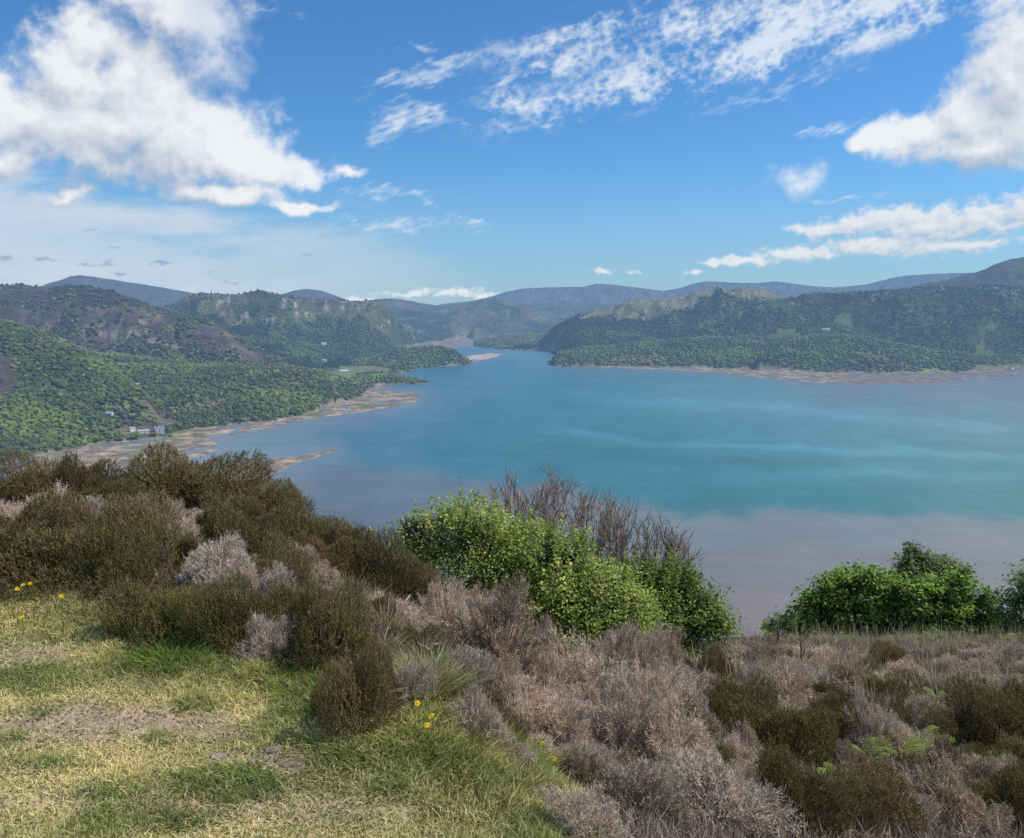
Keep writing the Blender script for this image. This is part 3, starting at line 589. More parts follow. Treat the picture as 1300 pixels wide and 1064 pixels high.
# ------------------------------------------------------------------ houses round the water (placed first, so that the woods leave them free)
HOUSES = []   # (x, y, clear radius)
m_white = mat_veg('white_render', .08, 1.5, .8, haze=True, objvar=False); m_slate = mat_veg('slate', .25, 1.5, .6, haze=True, objvar=False)
def house(px, py, w, d, h, rh, rot, label, wall=(.72, .72, .70), roof=(.13, .13, .15), chim=True, gables=0, cat='house', group=None, lift=0.0):
    p = terr_hit(px, py); p[2] += lift
    face = math.atan2(p[0], p[1])
    e = empty('house', p, -face + R_(rot)); tag(e, label, cat, group)
    b = MB(); V = [(-w/2, -d/2, -4), (w/2, -d/2, -4), (w/2, d/2, -4), (-w/2, d/2, -4), (-w/2, -d/2, h), (w/2, -d/2, h), (w/2, d/2, h), (-w/2, d/2, h), (-w/2, 0, h + rh * .97), (w/2, 0, h + rh * .97)]
    b.add(V, [[0, 1, 5, 4], [1, 2, 6, 5], [2, 3, 7, 6], [3, 0, 4, 7]], [[5, 6, 9], [7, 4, 8]], wall)
    for gi in range(gables):
        gx = -w / 2 + (gi + .5) * w / gables; gw = w / gables * .42
        b.add([(gx - gw, -d/2 - .8, -4), (gx + gw, -d/2 - .8, -4), (gx + gw, -d/2 - .8, h + .3), (gx - gw, -d/2 - .8, h + .3), (gx, -d/2 - .8, h + rh * .75), (gx - gw, -d/2 + .2, -4), (gx + gw, -d/2 + .2, -4), (gx + gw, -d/2 + .2, h + .3), (gx - gw, -d/2 + .2, h + .3)], [[0, 1, 2, 3], [1, 6, 7, 2], [5, 0, 3, 8]], [[3, 2, 4]], wall)
    b.build('wall', m_white, e)
    r = MB(); o = .4; zo = -.15
    r.add([(-w/2 - o, -d/2 - o, h + zo), (w/2 + o, -d/2 - o, h + zo), (w/2 + o, 0, h + rh), (-w/2 - o, 0, h + rh), (-w/2 - o, d/2 + o, h + zo), (w/2 + o, d/2 + o, h + zo)], [[0, 1, 2, 3], [3, 2, 5, 4]], None, roof)
    for gi in range(gables):
        gx = -w / 2 + (gi + .5) * w / gables; gw = w / gables * .42 + .3
        r.add([(gx - gw, -d/2 - 1.0, h), (gx, -d/2 - 1.0, h + rh * .82), (gx, 0, h + rh * .82), (gx - gw, 0, h), (gx + gw, -d/2 - 1.0, h), (gx + gw, 0, h)], [[0, 1, 2, 3], [1, 4, 5, 2]], None, roof)
    ro = r.build('roof', m_slate, e)
    if chim:
        c = MB()
        c.box((-w/2 + .4, -.5, h + rh * .6), (-w/2 + 1.6, .5, h + rh + 1.4), (.35, .33, .32)); c.build('chimney', m_white, ro)
        c = MB(); c.box((w/2 - 1.6, -.5, h + rh * .6), (w/2 - .4, .5, h + rh + 1.4), (.35, .33, .32)); c.build('chimney', m_white, ro)
    nwin = max(2, int(w / 4)); rows = [1.0] if h < 4 else [1.0, 3.6]
    yf = -d/2 - (.86 if gables else .06)
    for i in range(nwin):
        x = -w / 2 + (i + .5) * w / nwin
        for z in rows:
            if i == nwin // 2 and z < 2: continue
            wm = MB(); wm.box((x - .6, yf, z), (x + .6, yf + .05, z + 1.3), (.03, .035, .045)); wm.build('window', m_slate, e)
    dm = MB(); x = -w / 2 + (nwin // 2 + .5) * w / nwin; dm.box((x - .5, yf, -.2), (x + .5, yf + .05, 2.1), (.08, .06, .05)); dm.build('door', m_slate, e)
    HOUSES.append((p[0], p[1], max(w, d) * .62 + 3, w))
    return e
house(202, 549.5, 14, 9, 6.5, 4.4, 12, 'tall pale house with twin gables and slate roof among trees above the left shore', (.42, .41, .43), (.20, .19, .26), gables=2)
house(182, 549.5, 16, 7, 3.2, 2.2, 4, 'long low white building just left of the twin gabled house', (.62, .62, .60), (.36, .35, .34))
house(168, 548, 8, 6, 4.2, 2.5, 20, 'small white cottage left of the long low white building', (.8, .8, .78), (.3, .3, .3))
house(139, 529, 12, 7, 4.0, 3.0, -35, 'pale grey roofed house by a slanting drive higher in the left wood', (.42, .42, .40), (.36, .36, .36))
house(173, 491, 9, 6, 4.0, 2.6, 15, 'lone white cottage high in the green wood of the left hill', (.85, .85, .83), (.35, .35, .34), chim=False)
house(437, 473.5, 26, 12, 6.5, 3.5, 6, 'grey roofed barn beside the meadow behind the wooded point', (.6, .6, .6), (.55, .56, .58), chim=False, cat='barn')
house(425, 473.5, 30, 10, 5.0, 2.5, 2, 'long white farmhouse next to the barn by the meadow', (.7, .7, .7), (.12, .13, .15))
house(412, 459.5, 13, 8, 6.0, 3.5, -10, 'white house at the foot of the fir slope above the farm', (.8, .8, .78), (.4, .4, .4))
house(411, 438, 20, 8, 5.5, 3.5, 8, 'white house halfway up the wooded ridge in the distance', (.85, .85, .83), (.5, .5, .5))
house(1283, 468.5, 14, 8, 5.5, 3.6, -30, 'white gabled house near the water at the right edge', (.8, .8, .78), (.25, .25, .27))
house(1292, 469.5, 22, 8, 4.0, 2.4, 0, 'low whitewashed row of buildings right of the gabled house at the right shore', (.7, .7, .68), (.2, .2, .22), chim=False)
house(1049, 419.5, 30, 10, 5.0, 3.0, -4, 'long white farmhouse standing in the woods of the right hill', (.85, .85, .83), (.5, .5, .5))
house(645, 425.5, 22, 10, 6.0, 3.5, 0, 'tiny white house across the far tidal flats at the valley head', (.8, .8, .78), (.4, .4, .4), chim=False)
house(587, 424.5, 26, 10, 6.0, 3.5, 0, 'tiny white house below the far reddish spur at the valley head', (.8, .8, .78), (.4, .4, .4), chim=False)

# ------------------------------------------------------------------ woods
import bmesh
def ico(sub):
    bm = bmesh.new(); bmesh.ops.create_icosphere(bm, subdivisions=sub, radius=1.0); bm.verts.ensure_lookup_table()
    V = np.array([v.co[:] for v in bm.verts]); F = np.array([[v.index for v in f.verts] for f in bm.faces]); bm.free(); return V, F
ICO = {1: ico(1), 2: ico(2), 3: ico(3)}
m_wood = mat_veg('woodland_foliage', .42, .55, .85, haze=True, objvar=False, bump=.35)
PAL = np.array([(.125, .180, .034), (.092, .135, .032), (.068, .104, .030), (.048, .076, .028), (.030, .050, .023), (.024, .042, .027), (.095, .082, .060), (.145, .180, .055)])
MIXES = {1: [.14, .26, .26, .16, .05, .02, .06, .05], 0: [.1, .2, .25, .2, .12, .05, .05, .03], 2: [0, .02, .1, .2, .34, .34, 0, 0], 3: [.04, .12, .24, .28, .2, .1, .01, .01], 7: [.02, .06, .15, .24, .3, .23, 0, 0],
         8: [.05, .10, .18, .24, .24, .15, .02, .02], 9: [.02, .1, .2, .3, .25, .13, 0, 0], 10: [.08, .24, .36, .20, .05, .02, .03, .02], 11: [.06, .22, .36, .2, .06, .02, .06, .02], 12: [.05, .18, .34, .24, .08, .02, .07, .02], -1: [.1, .22, .26, .2, .1, .04, .05, .03]}
CONI = {2: .85, 3: .3, 7: .65, 8: .25, 9: .3}
carea = GR * (AZ[1] - AZ[0]) * np.gradient(RR)[:, None]
dens = np.interp(GR, [1000, 1900, 3000, 4500, 6000], [1 / 26, 1 / 34, 1 / 60, 1 / 105, 1 / 180])
PAD = np.abs(GA) < R_(36)
def crown_batch(x, y, z, rad, asp, sub, colr, coni, jit):
    V0, F0 = ICO[sub]; n = len(x); k = len(V0)
    d = np.repeat(V0[None], n, 0)
    ph = rng.uniform(0, 6.28, (n, 1)); ca, sa = np.cos(ph), np.sin(ph)
    d = np.stack([d[..., 0] * ca - d[..., 1] * sa, d[..., 0] * sa + d[..., 1] * ca, d[..., 2]], -1)
    f = 1 + jit * rng.normal(size=(n, k)) * (1 if sub < 3 else .7)
    if sub >= 2:
        for q in range(3):
            w = nrm(rng.normal(size=(n, 3))); f = f + .16 * np.sin(3.2 * (2 + q) / 2 * np.einsum('nkj,nj->nk', d, w) + rng.uniform(0, 6.28, (n, 1)))
    d = d * f[..., None]
    zz = d[..., 2].copy()
    taper = np.where(coni[:, None], np.clip(.95 - .62 * (zz + .6), .12, 1.3), 1.0)
    hz = np.where(coni, asp * 1.9, asp)
    X = x[:, None] + d[..., 0] * rad[:, None] * taper * np.where(coni, .62, 1)[:, None]; Y = y[:, None] + d[..., 1] * rad[:, None] * taper * np.where(coni, .62, 1)[:, None]
    Z = z[:, None] + (zz + .72) * (rad * hz)[:, None]
    C = colr[:, None, :] * (.92 + .10 * np.clip(zz, -1, 1) + .05 * rng.normal(size=(n, k)))[..., None]  # lighter crown tops, darker undersides: slight shade painted into the colour
    F = (F0[None] + (np.arange(n) * k)[:, None, None]).reshape(-1, 3)
    return np.stack([X, Y, Z], -1).reshape(-1, 3), F, np.clip(C, .004, 1).reshape(-1, 3)
HS = np.array([(h[0], h[1], h[2], h[3]) for h in HOUSES])
def wood(name, label, codes, names=None):
    m = np.isin(wcode, codes) & (LID >= 0) if codes != [-1] else (LID < 0)
    if names: m = m & np.isin(LID, [i for i, l in enumerate(LAY) if l[0] in names])
    w = np.where(m & VIS & PAD & (land > 0), WOOD * carea * dens, 0.0)
    n = int(w.sum())
    if n < 3: print('no trees for', label); return None
    ci = rng.choice(w.size, n, p=(w / w.sum()).ravel()); j, i = np.unravel_index(ci, w.shape)
    r = RR[j] * (1 + 0) + rng.uniform(-.5, .5, n) * np.gradient(RR)[j]; a = AZ[i] + rng.uniform(-.5, .5, n) * (AZ[1] - AZ[0])
    x, y = r * np.sin(a), r * np.cos(a)
    ok = np.ones(n, bool)
    for hx, hy, hr, hw in HS:      # leave the houses and the view they have of the water free
        dd = np.hypot(x - hx, y - hy); ux, uy = -hx / math.hypot(hx, hy), -hy / math.hypot(hx, hy)
        al = (x - hx) * ux + (y - hy) * uy; ac = np.abs((x - hx) * uy - (y - hy) * ux)
        ok &= ~((dd < hr) | ((al > 0) & (al < hr + 12) & (ac < hw * .45)))
    x, y, r = x[ok], y[ok], r[ok]; code = wcode[j[ok], i[ok]] if codes != [-1] else np.full(ok.sum(), -1)
    n = len(x); z = terr_z(x, y)
    sp = np.interp(r, [1000, 1900, 3000, 4500, 6000], [2.9, 3.4, 4.4, 5.6, 7.4])
    rad = sp * (.55 + .95 * rng.uniform(size=n) ** 1.6) * (1 + .35 * fbm(x / 90, y / 90, 3, .5, 8.8)); asp = rng.uniform(.6, .95, n)
    mixes = np.array([MIXES[c] for c in code]) if n else None
    tone = 1.9 * fbm(x / 170, y / 230, 4, .6, 66.0) + .24 * rng.normal(size=n)
    blk = fbm(x / 330 + 9, y / 460, 3, .5, 21.0)      # plantation blocks and broadleaved patches; their tones paint in the shading of folds
    tone = tone + np.where(np.isin(code, [7, 8, 9, 3, 2]), 1.0 * sstep(-.12, -.2, blk) * -1 + .55 * sstep(.16, .24, blk), .35 * blk)
    cum = np.cumsum(mixes / mixes.sum(1, keepdims=True), 1); u = np.clip(.5 - .55 * tone + .06 * rng.normal(size=n), .001, .999)
    pi = np.minimum((u[:, None] > cum).sum(1), 7)
    cc = PAL[pi] * [.98, .90, .98] * rng.uniform(.84, 1.18, (n, 1)) * np.where(np.isin(code, [10, 11, 12]), 1.22, 1.0)[:, None] * rng.uniform(.92, 1.08, (n, 3))
    coni = rng.uniform(size=n) < np.clip(np.array([CONI.get(c, .04) for c in code]) * (u > .35) + .7 * np.isin(code, [7, 8, 9, 3]) * (blk < -.16), 0, 1)
    near = r < 1750; midr = (~near) & (r < 3300)
    b = MB()
    for sel, sub, jit in ((near, 3, .06), (midr, 2, .09), (~(near | midr), 1, .12)):
        if sel.any():
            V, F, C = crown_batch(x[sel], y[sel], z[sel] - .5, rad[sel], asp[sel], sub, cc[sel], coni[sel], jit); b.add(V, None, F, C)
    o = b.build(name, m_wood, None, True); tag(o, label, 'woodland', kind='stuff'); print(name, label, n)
    return o
wood('woodland', 'mixed green oak and birch woodland covering the steep near hillside at far left', [1], ['near_left'])
wood('woodland', 'rounded wooded low hill running down to a point on the left shore', [1], ['low_left'])
wood('woodland', 'scattered scrub and small trees on the brown heather hill', [0])
wood('woodland', 'dark fir plantation on the slope right of the heather hill', [2])
wood('woodland', 'hazy blue green woods on the long ridge behind the fir plantation', [3])
wood('woodland', 'dark wood under the rocky crag hill right of centre', [7])
wood('woodland', 'dense woods on the high hills filling the right side', [8])
wood('woodland', 'thin wood at the foot of the bare brown hill in the right corner', [9])
wood('woodland', 'wooded far point beyond the narrows in mid picture', [10], ['far_point'])
wood('woodland', 'woods on the low headland above the tidal flat of the right shore', [10], ['headland', 'headland_front'])
wood('woodland', 'wood on the knobbly peninsula reaching into the narrows from the left', [11])
wood('woodland', 'wood on the small flat islet in front of the peninsula', [12])
wood('woodland', 'trees on the level ground along both shores', [-1])
# single trees that stand out along the left shore
m_bark_far = mat_veg('far_bark', .2, 1.0, .9, haze=True, objvar=False)
for k, (px, py, rd, c, lab) in enumerate([(170, 560, 6.5, 0, 'round bright green tree at the shore below the white cottage'), (152, 562, 5.5, 1, 'mid green round tree on the shore left of the brightest tree'), (120, 564, 5, 0, 'light green bushy tree at the near shore above the sand bar'), (95, 569, 5.5, 2, 'dark round tree on the shore left of the sand bar'), (196, 556, 4.5, 7, 'small pale tree in front of the twin gabled house'), (226, 548, 5, 2, 'dark tree right of the twin gabled house by the beach'), (262, 543, 6, 1, 'broad tree overhanging the left beach'), (300, 538, 5.5, 3, 'dark tree above the middle of the left beach'), (335, 533, 6, 0, 'bright green tree above the left beach near its bend'), (372, 529, 6, 2, 'olive tree near the right end of the left beach'), (396, 522, 6, 3, 'dark tree at the bend of the left beach'), (155, 532, 6.5, 6, 'brownish copper tree right of the slanting drive')]):
    p = terr_hit(px, py - 2); e = empty('tree', (p[0], p[1], p[2])); tag(e, lab, 'tree')
    nb_ = 7; b = MB()
    for q in range(nb_):
        ox, oy, oz = rng.normal(size=3) * rd * .38
        V, F, C = crown_batch(np.array([ox]), np.array([oy]), np.array([rd * .5 + oz * .6]), np.array([rd * rng.uniform(.4, .62)]), np.array([.85]), 3, PAL[[c]], np.array([False]), .11); b.add(V, None, F, C)
    b.build('crown', m_wood, e)
    b = MB(); b.tube([(0, 0, -1), (.1, 0, rd * .5), (0, .1, rd)], [.5, .35, .2], (.08, .07, .055)); b.build('trunk', m_bark_far, e)
# ------------------------------------------------------------------ the near hillside
GP = [(0, 1064, 2.65), (300, 1064, 2.65), (650, 1064, 2.68), (0, 973, 3.09), (300, 973, 3.09), (600, 973, 3.12), (0, 800, 4.4), (200, 812, 4.28), (400, 870, 3.78), (560, 905, 3.52),
      (0, 742, 5.0), (200, 742, 5.05), (400, 795, 4.5), (520, 860, 4.0), (0, 645, 7), (200, 645, 7.1), (0, 618, 9), (120, 618, 9), (215, 606, 8.8), (320, 648, 8.3), (400, 690, 7.8), (480, 735, 7.3), (560, 785, 6.8), (640, 845, 6.2), (700, 880, 5.7),
      (800, 915, 5.3), (700, 985, 3.75), (850, 985, 4.3), (950, 980, 4.9), (1100, 975, 5.9), (1300, 975, 6.3), (1300, 1064, 4.6), (1000, 1064, 3.8), (820, 1064, 3.15), (950, 885, 8.4), (1100, 885, 9), (1300, 885, 9.5), (850, 845, 9.6), (935, 815, 14), (1100, 811, 16), (1300, 811, 16), (1500, 811, 15), (1500, 975, 6),
      (700, 900, 10.5), (560, 840, 11), (850, 870, 13), (-250, 800, 4.4), (-250, 640, 8), (-250, 973, 3.1)]
gp = np.array(GP, float); GPW = at(gp[:, 0], gp[:, 1], gp[:, 2])
xt = [(0, -3, 198.35), (-3, 0, 198.35), (3, -1, 198.2), (0, -8, 198.6), (-8, -4, 198.5), (8, -4, 197.6), (-6, 12, 196.3), (-10, 12, 196.2), (-1, 13, 195.0), (-8, 20, 192), (0, 22, 190.4), (8, 24, 190.2), (16, 24, 190.0), (12, 8, 195.8), (20, 10, 194.5), (-16, 6, 197.5), (0, 30, 186.5), (-14, 28, 187), (16, 32, 186)]
GPW = np.vstack([GPW, np.array(xt, float)])
def rbfk(r): return np.sqrt(r * r + .36)
_d = np.linalg.norm(GPW[:, None, :2] - GPW[None, :, :2], axis=-1)
_n = len(GPW); _A = np.zeros((_n + 3, _n + 3)); _A[:_n, :_n] = rbfk(_d) - 1e-2 * np.eye(_n) * -1; _A[:_n, _n] = 1; _A[:_n, _n + 1:] = GPW[:, :2]; _A[_n:, :_n] = _A[:_n, _n:].T
_w = np.linalg.solve(_A, np.concatenate([GPW[:, 2] - 200, np.zeros(3)]))
def ground_z(x, y, rough=True):
    x = np.asarray(x, float); y = np.asarray(y, float); z = np.full(x.shape, _w[_n]) + _w[_n + 1] * x + _w[_n + 2] * y
    for i in range(_n): z = z + _w[i] * rbfk(np.hypot(x - GPW[i, 0], y - GPW[i, 1]))
    r = np.hypot(x, y); cone = -.46 * r; k = sstep(20, 34, r); z = z * (1 - k) + np.minimum(cone, z) * k
    z = np.where(r > 34, cone, z)
    if rough: z = z + .05 * fbm(x * .9, y * .9, 4, .5, 5.0) + .012 * fbm(x * 6, y * 6, 3, .5, 15.0)
    return z + 200
def ghit1(px, py):
    for k in range(30):
        P = ghit([px], [py + 2 * k])[0]
        if not np.isnan(P[0]): return P
def ghit(px, py):
    """where the line of sight to a spot of the photo meets the near ground"""
    px = np.atleast_1d(np.asarray(px, float)); py = np.atleast_1d(np.asarray(py, float)); d = ray(px, py); d = d / d[:, 1:2]
    T = np.concatenate([np.arange(1.5, 12, .03), np.arange(12, 40, .12)]); P = EYE + d[:, None, :] * T[None, :, None]
    below = P[..., 2] <= ground_z(P[..., 0], P[..., 1], False); k = below.argmax(1); ok = below.any(1)
    res = P[np.arange(len(px)), k]; res[ok, 2] = ground_z(res[ok, 0], res[ok, 1]); res[~ok] = np.nan
    return res
# zones of the near ground, in metres on the hillside, outlined once along lines of sight
def zone(pts): return np.array([ghit1(p[0], p[1])[:2] for p in pts])
GRASSZ = zone([(-350, 800), (-100, 748), (0, 745), (60, 752), (125, 782), (175, 830), (260, 848), (330, 848), (385, 850), (410, 905), (455, 935), (520, 900), (560, 912), (600, 940), (680, 975), (720, 1010), (735, 1064)])
GRASSZ = np.vstack([GRASSZ, [[1.2, 1.5], [1.5, -4], [-8, -4], [-9, 2]]])
HEATHZ = zone([(870, 850), (930, 818), (1000, 814), (1200, 814), (1420, 814), (1420, 905), (1250, 890), (1120, 905), (1030, 880), (950, 875), (900, 880)])
ga = np.radians(np.linspace(-75, 75, 420)); gr_ = np.concatenate([np.geomspace(.5, 40, 420), np.geomspace(41, 470, 60)])
A_, R2 = np.meshgrid(ga, gr_); X_, Y_ = R2 * np.sin(A_), R2 * np.cos(A_) - .0
Zg = ground_z(X_, Y_); gsd = poly_sd(X_, Y_, GRASSZ)
pn_ = fbm(X_ * 1.1, Y_ * 1.1, 5, .55, 2.0)
def dirt(x, y):
    """how trodden and bare the grass is, 0..1"""
    n = fbm(x * .9, y * 1.6, 4, .55, 23.0); px, py = project(np.stack([x, y, ground_z(x, y, False)], -1))
    k = np.zeros_like(n)
    for cx, cy, rx, ry, a in ((110, 925, 150, 22, .95), (200, 930, 110, 18, .8), (60, 835, 55, 16, .8), (25, 850, 40, 12, .7), (160, 860, 40, 14, .5), (365, 962, 46, 18, .95), (290, 962, 40, 10, .8), (310, 870, 60, 14, .45), (20, 975, 60, 10, .4), (200, 1010, 200, 20, .6), (450, 1030, 160, 24, .5), (330, 905, 70, 16, .35)):
        k = np.maximum(k, a * sstep(1.25, .5, np.hypot((px - cx) / rx, (py - cy) / ry) / 1.2 + .8 * n))
    return k
def green_patch(x, y):
    px, py = project(np.stack([x, y, ground_z(x, y, False)], -1)); n = fbm(x * 1.4, y * 2, 4, .55, 53.0); k = np.zeros_like(n)
    for cx, cy, rx, ry in ((75, 862, 70, 17), (30, 870, 50, 14), (60, 908, 26, 10), (20, 940, 34, 12), (55, 968, 55, 13), (200, 942, 22, 10), (140, 932, 30, 8), (128, 900, 18, 6), (250, 850, 60, 14), (110, 1010, 60, 14), (300, 1000, 70, 14), (220, 1040, 60, 14), (240, 900, 40, 8), (430, 960, 40, 14)):
        k = np.maximum(k, .85 * sstep(1.5, .3, np.hypot((px - cx) / rx, (py - cy) / ry) + 1.5 * n))
    return k
D_ = dirt(X_, Y_) * (gsd > 0)
gc = np.zeros(X_.shape + (3,)); gc[:] = (.075, .056, .042)                       # litter under the heather
gmix = sstep(-.08, .12, gsd + .1 * pn_)[..., None]
dry = np.array((.46, .39, .19)); grn = np.array((.22, .25, .08)); soil = np.array((.40, .305, .225))
GPk = np.clip(.85 * green_patch(X_, Y_) + .35 * sstep(-.1, .4, pn_) + .5 * sstep(.5, .05, gsd), 0, 1)[..., None]; gg = dry * (1 - GPk) + grn * GPk
gg = gg * (1 - D_[..., None]) + soil * D_[..., None]
gc = gc * (1 - gmix) + gg * gmix
hsd = poly_sd(X_, Y_, HEATHZ); hm = sstep(-.3, .4, hsd)[..., None]; gc = gc * (1 - hm) + np.array((.19, .15, .125)) * hm
m_gr, t = nt_new('hill_soil'); nb = NB(t)
a_ = nb.n('ShaderNodeAttribute', attribute_name='Col'); g_ = nb.n('ShaderNodeNewGeometry')
n1 = nb.noise(g_.outputs['Position'], 9.0, 7, .68); n2 = nb.noise(g_.outputs['Position'], 60.0, 5, .7)
f_ = nb.math('MULTIPLY', nb.maprange(n1, .3, .7, .6, 1.4, False), nb.maprange(n2, .25, .75, .6, 1.4, False))
p_ = nb.n('ShaderNodeBsdfPrincipled'); nb.l(nb.vmath('SCALE', a_.outputs['Color'], scale=f_), p_.inputs['Base Color']); p_.inputs['Roughness'].default_value = .95; p_.inputs['Specular IOR Level'].default_value = .15
b_ = nb.n('ShaderNodeBump'); b_.inputs['Distance'].default_value = .03; nb.l(nb.math('ADD', n1, nb.math('MULTIPLY', n2, .5)), b_.inputs['Height']); nb.l(b_.outputs[0], p_.inputs['Normal'])
o_ = nb.n('ShaderNodeOutputMaterial'); nb.l(p_.outputs[0], o_.inputs[0])
n0, n1_ = X_.shape; ix = np.arange(n0 * n1_).reshape(n0, n1_)
Vg = np.stack([X_, Y_, Zg], -1).reshape(-1, 3); Qg = np.stack([ix[:-1, :-1], ix[:-1, 1:], ix[1:, 1:], ix[1:, :-1]], -1).reshape(-1, 4)
Vg = np.vstack([Vg, [[-1.2, -6, 198.4], [1.2, -6, 198.3], [-14, -6, 198.0], [14, -6, 197.0]]]); nV = len(Vg) - 4
hill = np_mesh('hillside', Vg, Qg, [[nV, nV + 1, n1_ - 1], [nV, n1_ - 1, 0], [nV + 2, nV, 0], [nV + 1, nV + 3, n1_ - 1]], np.vstack([gc.reshape(-1, 3), np.tile([.12, .12, .05], (4, 1))]), m_gr, True)
tag(hill, kind='structure')

# ------------------------------------------------------------------ grass
m_grass = mat_veg('grass_blades', .25, 2.5, .7, .3, objvar=False)
m_heath = mat_veg('heath_stems', .25, 1.2, .85, .12, objvar=False)
def rand_in(poly, n, x0, x1, y0, y1, dens=None):
    x = rng.uniform(x0, x1, n); y = rng.uniform(y0, y1, n); s = poly_sd(x, y, poly); k = s > -.04
    return x[k], y[k], s[k]
def vis_px(x, y): return project(np.stack([x, y, ground_z(x, y, False)], -1))
x, y, s = rand_in(GRASSZ, 1000000, -4.6, 1.6, 1.3, 6.0)
px, py = vis_px(x, y); k = (px > -420) & (px < 1390) & (py < 1500) & ((rng.uniform(size=len(px)) < .45) | ((px > -60) & (py < 1100))); x, y, s, px, py = x[k], y[k], s[k], px[k], py[k]
lush = np.clip(sstep(.42, .02, s) + .65 * sstep(.1, .5, fbm(x * 1.3, y * 1.3, 4, .55, 81.0)) + .5 * sstep(480, 640, px) * sstep(860, 930, py), 0, 1); gpk = green_patch(x, y); lush = np.clip(np.maximum(lush * .8, .55 * gpk), 0, 1); dd = dirt(x, y) * (1 - .8 * gpk)
k = rng.uniform(size=len(x)) < (1 - .93 * dd) * (.55 + .45 * lush); x, y, lush, dd, px, py, gpk = x[k], y[k], lush[k], dd[k], px[k], py[k], gpk[k]; n = len(x)
Lg = (.014 + .030 * rng.uniform(size=n) + lush * rng.uniform(.01, .065, n)); lean = rng.normal(size=(n, 2)) * (.75 - .35 * lush)[:, None]
Dg = nrm(np.concatenate([lean, np.ones((n, 1))], 1)); bend = np.concatenate([rng.normal(size=(n, 2)) * .35, -.15 * np.ones((n, 1))], 1)
yel = np.clip(.77 - .60 * lush - .55 * gpk + .75 * fbm(x * 1.7, y * 2.6, 4, .55, 61.0) + .22 * rng.normal(size=n), 0, 1)[:, None]
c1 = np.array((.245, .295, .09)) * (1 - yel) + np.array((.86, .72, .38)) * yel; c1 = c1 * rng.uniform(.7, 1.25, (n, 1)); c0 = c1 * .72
lit_n = 30000; li_ = rng.integers(0, n, lit_n)      # crumbs of litter, clover leaves and dry leaf bits lying in the turf
gb = MB(); lx, ly = x[li_] + rng.normal(size=lit_n) * .02, y[li_] + rng.normal(size=lit_n) * .02
dl = dirt(lx, ly)[:, None]; lc = np.where(rng.uniform(size=(lit_n, 1)) < .3 * (1 - dl), (.13, .20, .05), np.where(rng.uniform(size=(lit_n, 1)) < .5, (.46, .37, .24), (.17, .12, .09)))
gb.leaves(np.stack([lx, ly, ground_z(lx, ly) + .006], -1), nrm(rng.normal(size=(lit_n, 3)) * .45 + [0, 0, 1]), rng.uniform(.006, .018, lit_n), lc * rng.uniform(.7, 1.3, (lit_n, 1)))
qx = rng.uniform(-3.4, 1, 26000); qy = rng.uniform(2.2, 5, 26000); dq = dirt(qx, qy) * (poly_sd(qx, qy, GRASSZ) > 0); kq = rng.uniform(size=26000) < dq; qx, qy = qx[kq], qy[kq]; m_ = len(qx)
gb.leaves(np.stack([qx, qy, ground_z(qx, qy) + .004], -1), nrm(rng.normal(size=(m_, 3)) * .6 + [0, 0, 1]), rng.uniform(.006, .022, m_), np.array((.37, .28, .20)) * rng.uniform(.7, 1.4, (m_, 1)), .8)
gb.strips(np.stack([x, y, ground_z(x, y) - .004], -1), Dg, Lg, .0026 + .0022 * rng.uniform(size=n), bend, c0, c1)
# long pale tussock grass along the foot of the heather
def tuft(pxs, pys, n, h, rad, c, spread=.5):
    h = h * (.62 if pxs < 470 or pys > 890 else .8); c = np.asarray(c) * [1.22, 1.0, 1.1]
    P = ghit1(pxs, pys); a = rng.uniform(0, 6.28, n); r = rad * np.sqrt(rng.uniform(size=n)); q = np.stack([P[0] + r * np.cos(a), P[1] + r * np.sin(a)], -1)
    out = np.stack([np.cos(a), np.sin(a)], -1) * (r / rad)[:, None] * spread + rng.normal(size=(n, 2)) * .16
    Dr = nrm(np.concatenate([out, np.ones((n, 1))], 1)); bd = np.concatenate([out * .8, -.22 * np.ones((n, 1))], 1)
    cc = np.asarray(c) * rng.uniform(.65, 1.3, (n, 1)); cc = cc * (1 + .12 * rng.normal(size=(n, 3)))
    gb.strips(np.concatenate([q, (ground_z(q[:, 0], q[:, 1]) - .01)[:, None]], 1), Dr, h * rng.uniform(.45, 1.1, n), .003 + .002 * rng.uniform(size=n), bd, np.clip(cc * .5, 0, 1), np.clip(cc, 0, 1))
GRN, PALE, DRYC, BLUE = (.185, .225, .062), (.32, .33, .14), (.5, .42, .22), (.22, .27, .14)
